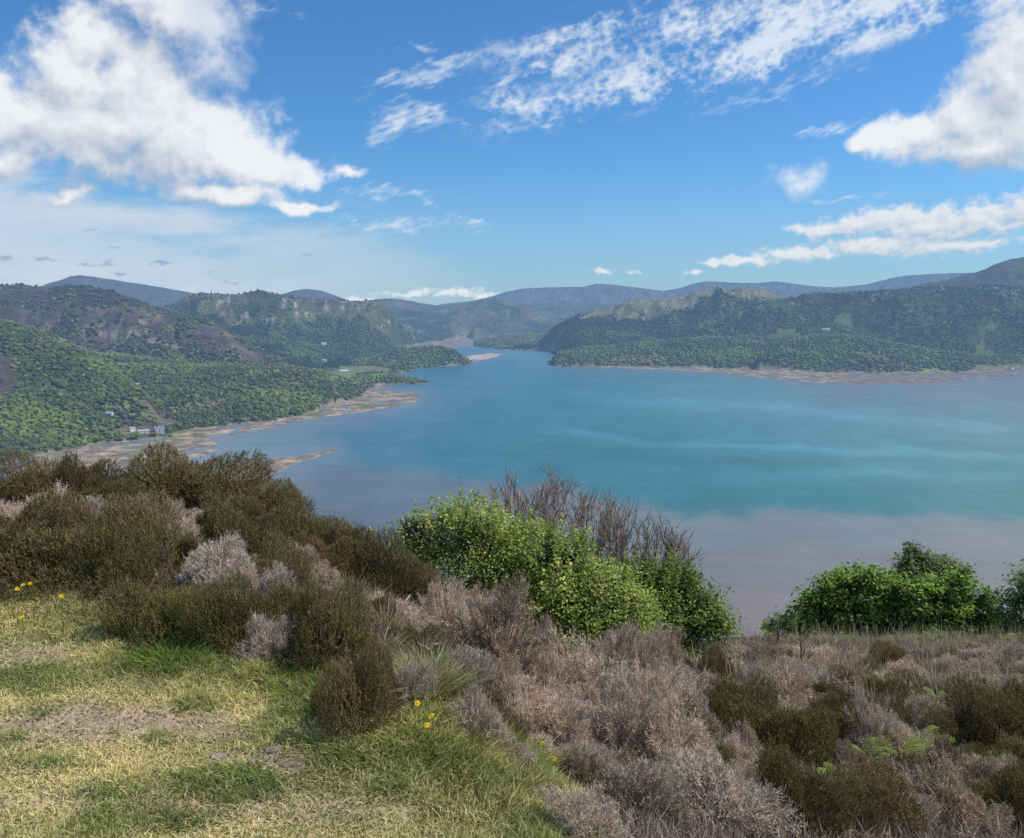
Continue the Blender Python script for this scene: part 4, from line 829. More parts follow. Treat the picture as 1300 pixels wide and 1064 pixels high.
for (a, b, n, h, rd, c) in ((225, 838, 500, .22, .14, (0.202, 0.341, 0.054)), (205, 842, 300, .16, .16, GRN), (165, 832, 260, .12, .14, GRN), (255, 850, 400, .15, .18, GRN), (290, 855, 300, .13, .16, GRN), (330, 848, 300, .13, .14, PALE), (370, 850, 500, .17, .16, (0.248, 0.341, 0.062)), (388, 872, 500, .18, .14, (0.232, 0.341, 0.062)), (350, 862, 300, .12, .14, GRN), (100, 800, 300, .12, .2, GRN), (40, 782, 400, .14, .22, GRN), (10, 790, 300, .12, .2, GRN), (70, 795, 300, .12, .2, GRN),
                            (540, 868, 700, .30, .14, (0.279, 0.333, 0.155)), (556, 855, 500, .30, .12, BLUE), (525, 880, 400, .26, .13, PALE), (575, 880, 400, .22, .13, (.22, .21, .09)), (600, 930, 700, .19, .16, GRN), (560, 935, 600, .17, .16, (0.217, 0.310, 0.062)), (520, 930, 600, .16, .15, (0.217, 0.310, 0.062)), (480, 945, 600, .13, .15, GRN), (640, 945, 700, .21, .16, (0.248, 0.310, 0.085)), (680, 975, 700, .20, .16, (0.217, 0.310, 0.070)), (650, 985, 700, .17, .16, GRN), (600, 980, 600, .13, .16, GRN), (720, 985, 500, .20, .14, PALE), (545, 975, 500, .11, .15, GRN), (700, 1020, 600, .18, .15, GRN), (620, 1030, 600, .13, .18, GRN), (760, 1000, 400, .2, .13, PALE),
                            (490, 800, 250, .30, .10, (.30, .26, .13)), (478, 830, 200, .24, .10, PALE), (470, 770, 160, .26, .10, (.34, .28, .17)), (590, 885, 250, .25, .12, (.30, .27, .11)), (655, 925, 300, .22, .14, (.24, .24, .10)), (755, 930, 200, .24, .12, PALE), (1090, 950, 160, .2, .15, PALE), (430, 905, 400, .12, .16, (0.264, 0.310, 0.093)), (455, 940, 400, .12, .16, (0.232, 0.279, 0.109))):
    tuft(a, b, n, h, rd, c)
# seed heads
for (a, b, h) in ((597, 962, .20), (609, 965, .19), (508, 905, .20), (565, 985, .17), (448, 880, .15)):
    P = ghit1(a, b); gb.tube([P, P + [.01, 0, h * .6], P + [.03, .01, h]], [.0012, .0010, .0008], (.40, .32, .18), 3); gb.tube([P + [.03, .01, h], P + [.038, .012, h + .03], P + [.045, .014, h + .06]], [.001, .005, .001], (.46, .36, .24), 5)
tag(gb.build('grass', m_grass), 'short trodden grass with lush tufts along the foot of the heather', 'grass', kind='stuff')

# ------------------------------------------------------------------ grey heath covering the shelf on the right, and litter between the bushes
x, y, s = rand_in(HEATHZ, 230000, .8, 13, 6.4, 19); px, py = vis_px(x, y); k = (px > 780) & (px < 1370); x, y, s, px, py = x[k], y[k], s[k], px[k], py[k]; n = len(x)
tn = fbm(x * .55, y * .55, 4, .55, 33.0); tn2 = fbm(x * 2.0, y * 2.0, 3, .5, 35.0)
P = np.stack([x, y, ground_z(x, y) + .05 * np.clip(tn2, -.5, .5)], -1); lean = rng.normal(size=(n, 2)) * .55 + np.array([[.25, .0]])
Dr = nrm(np.concatenate([lean, np.ones((n, 1))], 1)); u = np.clip(.5 + .8 * tn + .22 * rng.normal(size=n), 0, 1)[:, None]
c1 = np.array((.46, .37, .32)) * (1 - u) + np.array((.56, .44, .34)) * u; dk = sstep(.28, .5, -tn + .25 * tn2)[:, None]; c1 = c1 * (1 - dk) + np.array((.17, .12, .07)) * dk; c1 = c1 * rng.uniform(.6, 1.3, (n, 1))
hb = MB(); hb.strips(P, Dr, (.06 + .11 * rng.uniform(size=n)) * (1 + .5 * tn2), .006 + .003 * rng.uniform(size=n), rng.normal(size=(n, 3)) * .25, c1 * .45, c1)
n2_ = 3500; i = rng.integers(0, n, n2_)     # taller straw
hb.strips(P[i] + rng.normal(size=(n2_, 3)) * [.1, .1, 0], nrm(Dr[i] + [0, 0, 1.0]), rng.uniform(.2, .42, n2_), .005, rng.normal(size=(n2_, 3)) * .15, (.30, .24, .14), np.array((.66, .54, .36)) * rng.uniform(.7, 1.2, (n2_, 1)))
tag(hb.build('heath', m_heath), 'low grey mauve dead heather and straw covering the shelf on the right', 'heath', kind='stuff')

FILLZ = zone([(-560, 790), (-100, 765), (0, 760), (130, 800), (260, 835), (385, 838), (420, 890), (540, 870), (650, 930), (760, 985), (800, 1130), (1420, 1130), (1420, 890), (1250, 875), (1120, 890), (1030, 850), (950, 835), (870, 828), (760, 835), (640, 790), (560, 775), (480, 735), (400, 690), (320, 645), (215, 603), (120, 615), (0, 615), (-560, 640)])
x, y, s = rand_in(FILLZ, 640000, -10, 8, 2.0, 13); px, py = vis_px(x, y); k = (px > -520) & (px < 1480) & (s > -.3); x, y, s, px, py = x[k], y[k], s[k], px[k], py[k]
live_k = sstep(520, 380, px + 60 * fbm(x * .8, y * .8, 3, .5, 5.5)) ; n = len(x)
u = np.clip(live_k + .8 * fbm(x * 1.1, y * 1.1, 4, .55, 71.0) + .2 * rng.normal(size=n), 0, 1)[:, None]
c1 = np.array((.42, .325, .275)) * (1 - u) + np.array((.16, .115, .05)) * u; c1 = c1 * rng.uniform(.6, 1.35, (n, 1))
P = np.stack([x, y, ground_z(x, y)], -1); Dr = nrm(np.concatenate([rng.normal(size=(n, 2)) * .95, np.ones((n, 1))], 1))
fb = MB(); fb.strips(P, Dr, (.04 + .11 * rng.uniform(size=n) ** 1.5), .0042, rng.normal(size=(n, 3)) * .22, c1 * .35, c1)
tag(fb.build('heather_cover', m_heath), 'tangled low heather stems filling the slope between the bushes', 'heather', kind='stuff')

# ------------------------------------------------------------------ heather bushes
m_live = mat_veg('live_heather', .3, 2.2, .8, .15); m_dead = mat_veg('dead_heather', .25, 2.2, .85, .08); m_stem = mat_veg('heather_wood', .25, 8, .85)
def lump(dirs, seed):
    r = np.random.default_rng(seed); f = np.ones(len(dirs))
    for q in range(7):
        w = nrm(r.normal(size=3)); f += .10 * np.sin((2.0 + q * .9) * (dirs @ w) + r.uniform(0, 6.28))
    return f
def dome_dirs(n, zmin=-.05):
    z = rng.uniform(zmin, 1, n); a = rng.uniform(0, 6.28, n); r = np.sqrt(1 - z * z); return np.stack([r * np.cos(a), r * np.sin(a), z], -1)
def live_proto(seed, rust, n=5200):
    """unit bush: radius .5, height .5"""
    e = empty('heather_bush'); b = MB(); d = dome_dirs(n); rad = (1 + 1.45 * (lump(d, seed) - 1)) * (.47 - .15 * rng.uniform(size=n) ** 2.2)
    P = d * rad[:, None] * [1, 1, .86]; Dr = nrm(d * .75 + [0, 0, .55] + rng.normal(size=(n, 3)) * .28); Ls = rng.uniform(.035, .085, n) * np.where(rng.uniform(size=n) < .12, 1.8, 1)
    k = np.clip(rust + .28 * rng.normal(size=n) + .5 * fbm(d[:, 0] * 2, d[:, 1] * 2, 3, .5, seed), 0, 1)[:, None]
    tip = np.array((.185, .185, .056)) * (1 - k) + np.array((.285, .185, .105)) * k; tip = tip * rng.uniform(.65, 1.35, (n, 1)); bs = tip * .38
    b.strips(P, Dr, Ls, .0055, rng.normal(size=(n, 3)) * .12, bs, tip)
    for q in range(5):       # side shoots: the feathery look
        t = rng.uniform(.2, .95, n)[:, None]; b.strips(P + Dr * Ls[:, None] * t, nrm(Dr + rng.normal(size=(n, 3)) * .55), rng.uniform(.014, .034, n), .0052, np.zeros((n, 3)), tip * .7, tip)
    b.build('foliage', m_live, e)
    b = MB(); m = 46; d = dome_dirs(m, .0)
    for q in range(m):
        e_ = d[q] * [.40, .40, .36]; md = e_ * .5 + rng.normal(size=3) * .04 + [0, 0, .03]; b.tube([np.array([0, 0, -.06]) + d[q] * [.10, .10, 0], md, e_], [.007, .005, .003], np.array((.13, .10, .085)) * rng.uniform(.6, 1.3), 4)
    b.build('stems', m_stem, e); return e
def dead_proto(seed, c=(.64, .505, .405), n=280, wild=1.0):
    e = empty('dead_heather_bush'); b = MB(); d = dome_dirs(n, .02); R = (1 + 1.7 * (lump(d, seed) - 1)) * .45
    base = d * [.11, .11, 0] + rng.normal(size=(n, 3)) * [.03, .03, 0]
    tgt = d * R[:, None] * [1, 1, .9]; col0 = np.array(c)
    mid = base + (tgt - base) * .5 + rng.normal(size=(n, 3)) * .035 * wild + [0, 0, .03]
    sb = MB()
    for q in range(0, n): sb.tube([base[q] - [0, 0, .05], mid[q], mid[q] + (tgt[q] - mid[q]) * .6], [.006, .0046, .0030], col0 * rng.uniform(.5, 1.15), 3)
    m = n * 17; i = rng.integers(0, n, m); t = rng.uniform(.15, 1, m)[:, None]
    p0 = mid[i] + (tgt[i] - mid[i]) * t * .8; dr = nrm(tgt[i] - mid[i]); D1 = nrm(dr + rng.normal(size=(m, 3)) * .45 * wild + [0, 0, .25]); L1 = rng.uniform(.04, .11, m)
    cc = col0 * rng.uniform(.6, 1.25, (m, 1)) * (1 + .06 * rng.normal(size=(m, 3))); _, tipp = b.strips(p0, D1, L1, .0046, rng.normal(size=(m, 3)) * .2, cc * .6, cc)
    for q in range(3):
        t = rng.uniform(.3, .95, m)[:, None]; b.strips(p0 + D1 * L1[:, None] * t, nrm(D1 + rng.normal(size=(m, 3)) * .6 * wild), rng.uniform(.022, .055, m), .0042, rng.normal(size=(m, 3)) * .15, cc * .75, cc * 1.12)
    for q in range(16):      # thick bleached wood showing through
        d3 = dome_dirs(1, .05)[0]; r3 = rng.uniform(.30, .46); m3 = d3 * r3 * .55 + rng.normal(size=3) * .05
        sb.tube([d3 * [.05, .05, 0] - [0, 0, .05], m3, d3 * r3 + rng.normal(size=3) * .04], [.013, .010, .005], np.clip(col0 * rng.uniform(.9, 1.35), 0, .85), 5)
    m = 420; d2 = dome_dirs(m, .1); r2 = lump(d2, seed)[:, None]     # long pale curved twigs on the outside
    p0 = d2 * r2 * .30 * [1, 1, .8]; dr = nrm(d2 * .9 + rng.normal(size=(m, 3)) * .35); cc = np.clip(col0 * rng.uniform(.9, 1.45, (m, 1)), 0, .8)
    b.strips(p0, dr, rng.uniform(.10, .24, m), .0062, rng.normal(size=(m, 3)) * .28, cc * .8, cc)
    b.build('twigs', m_dead, e); sb.build('stems', m_stem, e); return e
PROTO = {'L': [live_proto(1, .30), live_proto(2, .45), live_proto(3, .22)], 'R': [live_proto(4, .75), live_proto(5, .62)], 'G': [live_proto(6, .05)],
         'D': [dead_proto(11), dead_proto(12, (.68, .53, .425)), dead_proto(13, (.56, .46, .385))], 'P': [dead_proto(14, (.66, .52, .45), 260, 1.2)], 'B': [dead_proto(15, (.44, .33, .245), 320)]}
used = set()
def bush(kind, px, pyb, w, h, label, group=None, dz=0.0, var=None):
    pr = PROTO[kind]; i = (var if var is not None else int(rng.integers(len(pr)))) % len(pr); o = pr[i]
    P = ghit1(px, pyb)
    if np.isnan(P[0]): print('no ground at', px, pyb); return
    D = P[1]; e = o if (kind, i) not in used else copy_tree(o); used.add((kind, i))
    e.location = (P[0], P[1] + w / FPX * D * .2, ground_z(np.array(P[0]), np.array(P[1] + w / FPX * D * .2)) - .02 + dz); sw = w / FPX * D; sh = h / FPX * D * (.86 if kind in 'DPB' else .95)
    e.scale = (sw * 1.02, sw * rng.uniform(.9, 1.05), sh / .46); e.rotation_euler = (rng.normal() * .06, rng.normal() * .06, rng.uniform(0, 6.28))
    tag(e, label, 'bush', group); return e
g1 = 'brown green heather bushes on the left knoll'; l1 = 'brown green heather bush among many on the left knoll'
g2 = 'grey dead heather bushes across the middle slope'; l2 = 'bare pinkish grey heather bush among others on the middle slope'
g3 = 'dark heather bushes on the right slope'; l3 = 'low dark brown heather bush on the right slope'
# (kind, px, base py, width px, height px, label or group key)
BUSHES = [
 ('R', 215, 640, 150, 62, 'tallest rusty heather bush crowning the knoll above the village'), ('R', 285, 655, 130, 58, 'rusty heather bush on the skyline right of the tallest one'), ('R', 90, 645, 90, 62, 'rusty heather bush on the left skyline before the tidal flats'), ('R', 30, 650, 100, 66, 'brown heather bush at the left end of the knoll skyline'), ('L', 140, 655, 60, 56, 'small olive heather bush left of the tallest one'), ('R', 335, 675, 95, 62, 'brown heather bush on the knoll shoulder above the water'), ('R', 350, 690, 80, 66, g1), ('R', 530, 780, 80, 62, g1), ('L', 385, 705, 95, 72, g1), ('L', 440, 728, 85, 76, 'olive heather bush on the skyline where the knoll drops to the water'), ('L', 490, 760, 85, 74, g1), ('R', 410, 725, 80, 50, g1),
 ('D', 60, 675, 85, 50, 'grey dead heather patch on the far left of the knoll'), ('D', 0, 680, 70, 45, g1.replace('brown green', 'grey dead')), ('D', 110, 668, 70, 44, 'grey heather tuft between the rusty bushes of the left skyline'), ('D', 165, 670, 60, 42, 'pale heather tuft below the tallest rusty bush'),
 ('R', 20, 720, 120, 80, g1), ('R', 95, 722, 120, 84, g1), ('R', 170, 722, 110, 84, g1), ('L', 250, 700, 110, 70, g1), ('R', 310, 720, 110, 66, g1), ('D', 215, 695, 70, 48, 'grey dead heather tuft in the middle of the knoll'), ('D', 232, 705, 55, 50, 'second grey heather tuft, beside the one in the middle of the knoll'), ('L', 350, 745, 90, 60, g1), ('R', 300, 690, 90, 55, g1),
 ('D', 265, 755, 95, 70, 'pinkish grey dead heather in the heart of the left bushes'), ('D', 305, 765, 70, 62, 'grey dead heather right of the heart of the left bushes'), ('L', 60, 748, 150, 84, 'broad dark heather bush at the left edge above the dandelions'), ('L', -20, 748, 120, 86, g1), ('L', 130, 756, 110, 80, g1), ('R', 355, 760, 90, 55, g1), ('D', 375, 755, 55, 45, g1.replace('brown green', 'grey dead')),
 ('L', 175, 818, 118, 92, 'rounded olive heather bush overhanging the grass at left'), ('L', 225, 812, 70, 70, g1), ('G', 260, 815, 75, 66, 'green tinged heather bush with deep shadow on the grass'), ('L', 300, 822, 95, 78, 'dark heather bush left of the bleached twigs'), ('P', 335, 842, 70, 84, 'bleached tangle of bare twigs at the grass edge'), ('L', 412, 840, 128, 112, 'largest rounded olive heather bush in front of the knoll'), ('L', 370, 800, 80, 70, g1), ('R', 455, 918, 92, 100, 'rust tipped heather bush standing forward on the grass'), ('L', 430, 905, 60, 66, 'small dark heather bush against the rust tipped one'), ('R', 480, 900, 60, 72, g1),
 ('P', 545, 785, 95, 52, 'pale pink dead heather below the knoll skyline'), ('P', 500, 790, 95, 60, 'pale pink dead heather mat right of the largest olive bush'), ('D', 560, 815, 80, 88, 'grey dead heather with a pale upright stem'), ('B', 625, 858, 128, 132, 'large fan of brown grey bare heather in mid slope'), ('B', 690, 850, 70, 70, 'brown bare heather right of the large fan'), ('L', 530, 835, 66, 44, 'small dark green heather under the pale stem'), ('L', 695, 790, 60, 46, g1), ('L', 520, 745, 70, 40, g1), ('L', 560, 765, 60, 36, g1), ('B', 590, 790, 80, 60, g2), ('D', 660, 800, 70, 55, g2), ('B', 655, 760, 70, 42, 'rusty bare heather in front of the leafy shrub'),
 ('D', 520, 890, 70, 56, 'grey heather tuft behind the rust tipped bush'), ('D', 600, 935, 90, 60, 'grey heather behind the two dandelions'), ('D', 650, 925, 90, 66, g2), ('D', 700, 945, 100, 76, g2), ('D', 740, 900, 110, 90, 'pale grey dead heather mound in mid slope'), ('D', 800, 880, 100, 100, 'tall grey dead heather mound against the leafy thicket'), ('D', 760, 850, 70, 60, g2), ('D', 835, 860, 70, 70, g2), ('D', 745, 1004, 100, 60, g2), ('D', 790, 970, 120, 96, 'grey dead heather mound near the lower edge'), ('D', 860, 985, 120, 96, 'big grey dead heather mound left of the dark bushes'), ('D', 830, 925, 100, 80, g2), ('D', 880, 930, 80, 66, 'small whitish heather crown with a bent stem'), ('B', 690, 890, 80, 60, g2), ('B', 645, 890, 70, 56, g2), ('D', 930, 985, 70, 50, g2), ('D', 640, 965, 70, 40, g2), ('D', 770, 915, 80, 60, g2),
 ('L', 780, 985, 40, 30, g3), ('L', 858, 860, 46, 46, 'small dark green heather left of the shelf'), ('R', 910, 865, 42, 40, 'small brown heather at the left edge of the shelf'), ('L', 905, 910, 62, 60, 'dark heather bush right of the whitish crown'), ('L', 950, 930, 105, 74, 'dark green heather bush at the foot of the shelf'), ('L', 1005, 972, 105, 92, 'large dark brown heather bush at the lower edge'), ('B', 950, 985, 90, 60, g2), ('R', 1050, 955, 70, 50, g3), ('L', 1045, 888, 50, 30, 'low dark heather pair on the shelf, left one'), ('L', 1095, 886, 72, 36, 'low dark heather pair on the shelf, right one'), ('R', 1145, 852, 60, 30, 'low brown heather mound further back on the shelf'), ('B', 1060, 935, 70, 42, g3), ('R', 1085, 960, 80, 48, g3), ('L', 1075, 915, 46, 32, g3), ('R', 1155, 905, 44, 28, g3), ('R', 1130, 945, 80, 46, g3), ('R', 1235, 960, 90, 62, 'brown heather bush right of the bracken'), ('R', 1285, 965, 110, 84, 'large dark brown heather bush at the right edge'), ('R', 1195, 945, 80, 46, g3), ('B', 1180, 920, 70, 36, g3), ('D', 1010, 868, 50, 26, g3.replace('dark', 'grey')), ('D', 1290, 850, 60, 34, 'grey heather mound at the right edge of the shelf'), ('B', 1255, 835, 50, 26, g3),
 ('D', 820, 1050, 150, 96, g2), ('D', 920, 1055, 150, 90, g2), ('L', 1010, 1055, 130, 84, g3), ('R', 1110, 1050, 130, 70, g3), ('B', 1210, 1050, 140, 80, g3), ('L', 1290, 1050, 120, 84, g3), ('D', 740, 1070, 120, 70, g2), ('D', 865, 1040, 110, 60, g2)]
LBL = {g1: l1, g2: l2, g3: l3, g1.replace('brown green', 'grey dead'): 'grey dead heather tuft among the brown bushes of the left knoll', g3.replace('dark', 'grey'): 'low grey heather tuft among straw on the shelf', g2.replace('grey dead', 'scattered green'): 'small green heather clump among the grey heather of the middle slope'}
BUSHES += [('B', 610, 778, 80, 52, g2), ('D', 690, 812, 84, 62, g2), ('B', 735, 838, 84, 64, g2), ('D', 790, 856, 90, 64, g2), ('D', 840, 885, 80, 56, g2), ('L', 720, 800, 60, 40, g2.replace('grey dead', 'scattered green'))]
def scatter(poly, n, kinds, grp, w0, w1, seed):
    r = np.random.default_rng(seed); p = np.array(poly, float); out = []; pts = []
    while len(out) < n:
        x = r.uniform(p[:, 0].min(), p[:, 0].max()); y = r.uniform(p[:, 1].min(), p[:, 1].max())
        if poly_sd(np.array([x]), np.array([y]), poly)[0] < 0 or any(math.hypot(x - a, 1.7 * (y - b)) < 26 for a, b in pts): continue
        pts.append((x, y)); k = kinds[r.integers(len(kinds))]; w = r.uniform(w0, w1) * (1 + (y - 800) / 500); h = w * r.uniform(.55, .9) * (.62 if seed == 8 else 1)
        out.append((k, x, y, w, h, grp[0] if k in 'LRG' else grp[1]))
    return out
gk = g1.replace('brown green', 'grey dead'); gs = g3.replace('dark', 'grey'); gm = g2.replace('grey dead', 'scattered green')
BUSHES += scatter([(-20, 655), (120, 650), (215, 640), (330, 690), (480, 755), (510, 800), (420, 790), (300, 790), (130, 740), (-20, 730)], 44, 'LDDRDB', (g1, gk), 38, 72, 5)
BUSHES += scatter([(560, 790), (700, 815), (860, 865), (960, 950), (960, 1064), (760, 1064), (660, 965), (590, 890)], 46, 'DDBDLDBPDL', (gm, g2), 34, 70, 6)
BUSHES += scatter([(900, 890), (1030, 895), (1120, 915), (1320, 905), (1320, 1064), (960, 1064)], 36, 'LRBDBD', (g3, gs), 34, 70, 7)
BUSHES += scatter([(890, 850), (960, 835), (1330, 832), (1330, 895), (1000, 885)], 46, 'DDBDDRD', (g3, gs), 26, 52, 8)
for (k, a, b, w, h, lb) in BUSHES:
    if lb in LBL: bush(k, a, b, w, h, LBL[lb], lb)
    else: bush(k, a, b, w, h, lb)

# ------------------------------------------------------------------ dead stems
def branchy(name, px, pyb, h_px, label, c, n=5, spread=.5, r0=.012, lean=(0, 0)):
    P = ghit1(px, pyb); h = h_px / FPX * P[1]; e = empty(name, P); tag(e, label, 'dead branch'); b = MB()
    def grow(p, d, L, r, lev):
        pts = [p]; q = p.copy(); dd = d.copy()
        for s_ in range(4): dd = nrm(dd + rng.normal(size=3) * .16 + [0, 0, .05]); q = q + dd * L / 4; pts.append(q.copy())
        b.tube(pts, np.linspace(r, r * .5, 5), np.asarray(c) * rng.uniform(.75, 1.2), 5 if lev == 0 else 3)
        if lev < 3:
            for s_ in range(n if lev else 4): i = rng.integers(1, 5); grow(pts[i], nrm(dd + rng.normal(size=3) * spread), L * rng.uniform(.35, .6), r * .5, lev + 1)
    grow(np.array([0, 0, -.05]), nrm(np.array([lean[0], lean[1], 1.0])), h * .75, r0, 0)
    b.build('branches', m_stem, e); return e
branchy('bare_sapling', 560, 845, 82, 'pale upright dead stem in the middle of the grey heather', (.46, .40, .34), 2, .45, .010)
branchy('bare_sapling', 556, 850, 60, 'second, shorter pale stem beside the upright one', (.42, .37, .31), 1, .4, .007, (-.25, 0))
branchy('bare_sapling', 1018, 852, 62, 'bare brown sapling standing alone on the grey shelf', (.22, .17, .13), 4, .6, .022)
branchy('bare_sapling', 985, 822, 50, 'grey bare twigs at the left end of the oak thicket', (.30, .26, .22), 4, .5, .02)
for (a, b_, h, lx, lb) in ((325, 835, 46, -.8, 'bleached stick leaning left out of the tangle at the grass edge'), (345, 838, 50, -.4, 'bleached stick leaning over the grass, right of the other one'), (200, 735, 36, .6, 'pale stick poking out of the left bushes'), (660, 885, 50, 1.2, 'dark stick lying across the grey heather'), (870, 905, 60, 1.6, 'bent pale stick under the whitish heather crown'), (1210, 850, 30, .5, 'pale bent straw stick on the shelf')): branchy('dead_stick', a, b_, h, lb, (.38, .32, .28), 2, .5, .008, (lx, -.2))

# ------------------------------------------------------------------ leafy shrubs and trees
m_leaf = mat_veg('leaves', .3, 1.6, .55, .38); m_bark = mat_veg('bark', .3, 10, .9)
def px_frame(px, D): return at(px, 700, D)
def leafy(name, label, cat, base, lobes, nclus, nleaf, size, cols, stemc=(.10, .085, .07), clus_r=.16, upright=.3, part='crown', r0=.05, group=None, stems=5, droop=0.0, var=.2, shoots=0.0, hollow=.38):
    """lobes: (x, y, z, rx, ry, rz) relative to base; leaves in many small clumps through the volume, branches run to the clumps"""
    e = empty(name, base); tag(e, label, cat, group); lob = np.array(lobes, float); vol = lob[:, 3] * lob[:, 4] * lob[:, 5]; li = rng.choice(len(lob), nclus, p=(vol ** .7) / (vol ** .7).sum())
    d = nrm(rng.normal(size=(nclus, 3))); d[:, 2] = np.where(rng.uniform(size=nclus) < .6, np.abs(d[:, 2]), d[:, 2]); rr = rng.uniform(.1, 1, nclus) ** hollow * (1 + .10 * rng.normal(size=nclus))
    Cc = lob[li, :3] + d * lob[li, 3:] * rr[:, None]; out = nrm(d * .8 + [0, 0, upright])
    b = MB(); m = nclus * nleaf; ci = np.repeat(np.arange(nclus), nleaf); cr = clus_r * rng.uniform(.6, 1.4, nclus)
    ax = np.clip(rng.normal(size=(m, 3)), -1.5, 1.5); t = rng.uniform(-1, 1, m)[:, None]
    P = Cc[ci] + ax * cr[ci][:, None] * [.55, .55, .4] + out[ci] * t * cr[ci][:, None] * .8
    ns = int(nclus * shoots)
    if ns:                                   # upright leafy shoots breaking the outline
        topc = np.argsort(-(Cc[:, 2] - .35 * np.abs(Cc[:, 0])) + rng.uniform(0, .5, nclus))[:ns]; sl_ = rng.uniform(.12, .38, ns); sd_ = nrm(np.concatenate([rng.normal(size=(ns, 2)) * .28, np.ones((ns, 1))], 1))
        mask = np.isin(ci, topc); lut = np.full(nclus, -1); lut[topc] = np.arange(ns); j_ = lut[ci[mask]]; tt = rng.uniform(0, 1.1, mask.sum())[:, None]
        P[mask] = Cc[ci[mask]] + sd_[j_] * sl_[j_][:, None] * tt + rng.normal(size=(mask.sum(), 3)) * (.035 * (1.15 - .8 * tt))
    N = nrm(out[ci] * .6 + rng.normal(size=(m, 3)) * .55 + [0, 0, .45 - droop]); cols = np.asarray(cols, float); k = rng.integers(0, len(cols), nclus)
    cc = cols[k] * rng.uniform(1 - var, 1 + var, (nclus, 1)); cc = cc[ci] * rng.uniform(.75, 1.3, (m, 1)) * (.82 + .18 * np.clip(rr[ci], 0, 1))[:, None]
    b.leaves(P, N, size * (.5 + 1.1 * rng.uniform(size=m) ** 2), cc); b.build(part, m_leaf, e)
    tb = MB(); feet = rng.normal(size=(stems, 3)) * [.18, .18, 0] * (1 if stems > 1 else 0)
    hubs = []
    for s_ in range(stems):
        l = lob[rng.integers(len(lob))] if stems > 1 else lob[0]; top = l[:3] + rng.normal(size=3) * l[3:] * .3; mid = feet[s_] + (top - feet[s_]) * .5 + rng.normal(size=3) * .12
        tb.tube([feet[s_] - [0, 0, .3], feet[s_] + (mid - feet[s_]) * .5 + rng.normal(size=3) * .05, mid, top], [r0, r0 * .8, r0 * .6, r0 * .3], stemc, 7); hubs += [mid, top, (mid + top) / 2]
    hubs = np.array(hubs)
    for q in range(0, nclus, 2):
        h_ = hubs[np.argmin(np.linalg.norm(hubs - Cc[q], axis=1) + rng.uniform(0, .3, len(hubs)))]
        tb.tube([h_, (h_ + Cc[q]) / 2 + rng.normal(size=3) * .07, Cc[q]], [r0 * .28, r0 * .18, .004], np.asarray(stemc) * rng.uniform(.7, 1.3), 4)
    tb.build('trunk' if stems == 1 else 'stems', m_bark, e); return e
def lob_px(lst, D, base, dep=.8):
    out = []
    for (px, py, rx, ry) in lst:
        P = at(px, py, D) - base; out.append((P[0], P[1], P[2], rx / FPX * D, rx / FPX * D * dep, ry / FPX * D))
    return out
def gbase(px, D):
    P = at(px, 700, D); return np.array([P[0], P[1], float(ground_z(np.array(P[0]), np.array(P[1])))])
YG = [(.36, .395, .105), (.285, .33, .085), (.19, .24, .065), (.44, .45, .16)]
OG = [(.17, .27, .058), (.12, .205, .046), (.23, .34, .07), (.30, .40, .085)]
B = gbase(600, 11.2); leafy('leafy_shrub', 'yellow green leafy shrub with upright shoots below the knoll', 'shrub', B, lob_px([(560, 690, 50, 34), (592, 674, 48, 32), (630, 692, 50, 34), (535, 700, 36, 32), (590, 712, 70, 34), (640, 725, 60, 34), (520, 675, 18, 16), (585, 770, 80, 36), (660, 775, 60, 36)], 11.2, B), 1300, 32, .037, YG, clus_r=.15, shoots=.22)
B = gbase(720, 10.8); leafy('leafy_shrub', 'yellow green leafy shrub in the middle in front of the bare twigs', 'shrub', B, lob_px([(672, 702, 46, 30), (715, 718, 44, 32), (765, 746, 48, 32), (700, 752, 70, 36), (750, 776, 70, 32), (800, 772, 46, 28), (650, 730, 40, 30), (700, 810, 90, 36), (790, 810, 60, 30)], 10.8, B), 1400, 32, .037, YG[:3], clus_r=.15, shoots=.16)
B = gbase(850, 11.5); leafy('leafy_shrub', 'darker green leafy shrub leaning over the water beside the shelf', 'shrub', B, lob_px([(808, 752, 38, 32), (848, 750, 36, 28), (885, 772, 34, 30), (838, 782, 60, 30), (900, 790, 28, 26), (915, 800, 18, 16), (870, 745, 20, 16), (840, 825, 60, 24)], 11.5, B), 1000, 32, .038, [(.24, .29, .07), (.19, .25, .06), (.14, .20, .05), (.28, .32, .09)], clus_r=.15, shoots=.22)
B = gbase(470, 9.5); leafy('leafy_sprig', 'small green sprig poking over the heather skyline', 'sprig', np.array([*at(471, 702, 7.8)]), [(0, 0, .18, .05, .05, .08)], 10, 8, .035, YG, clus_r=.03, r0=.004, stems=2)
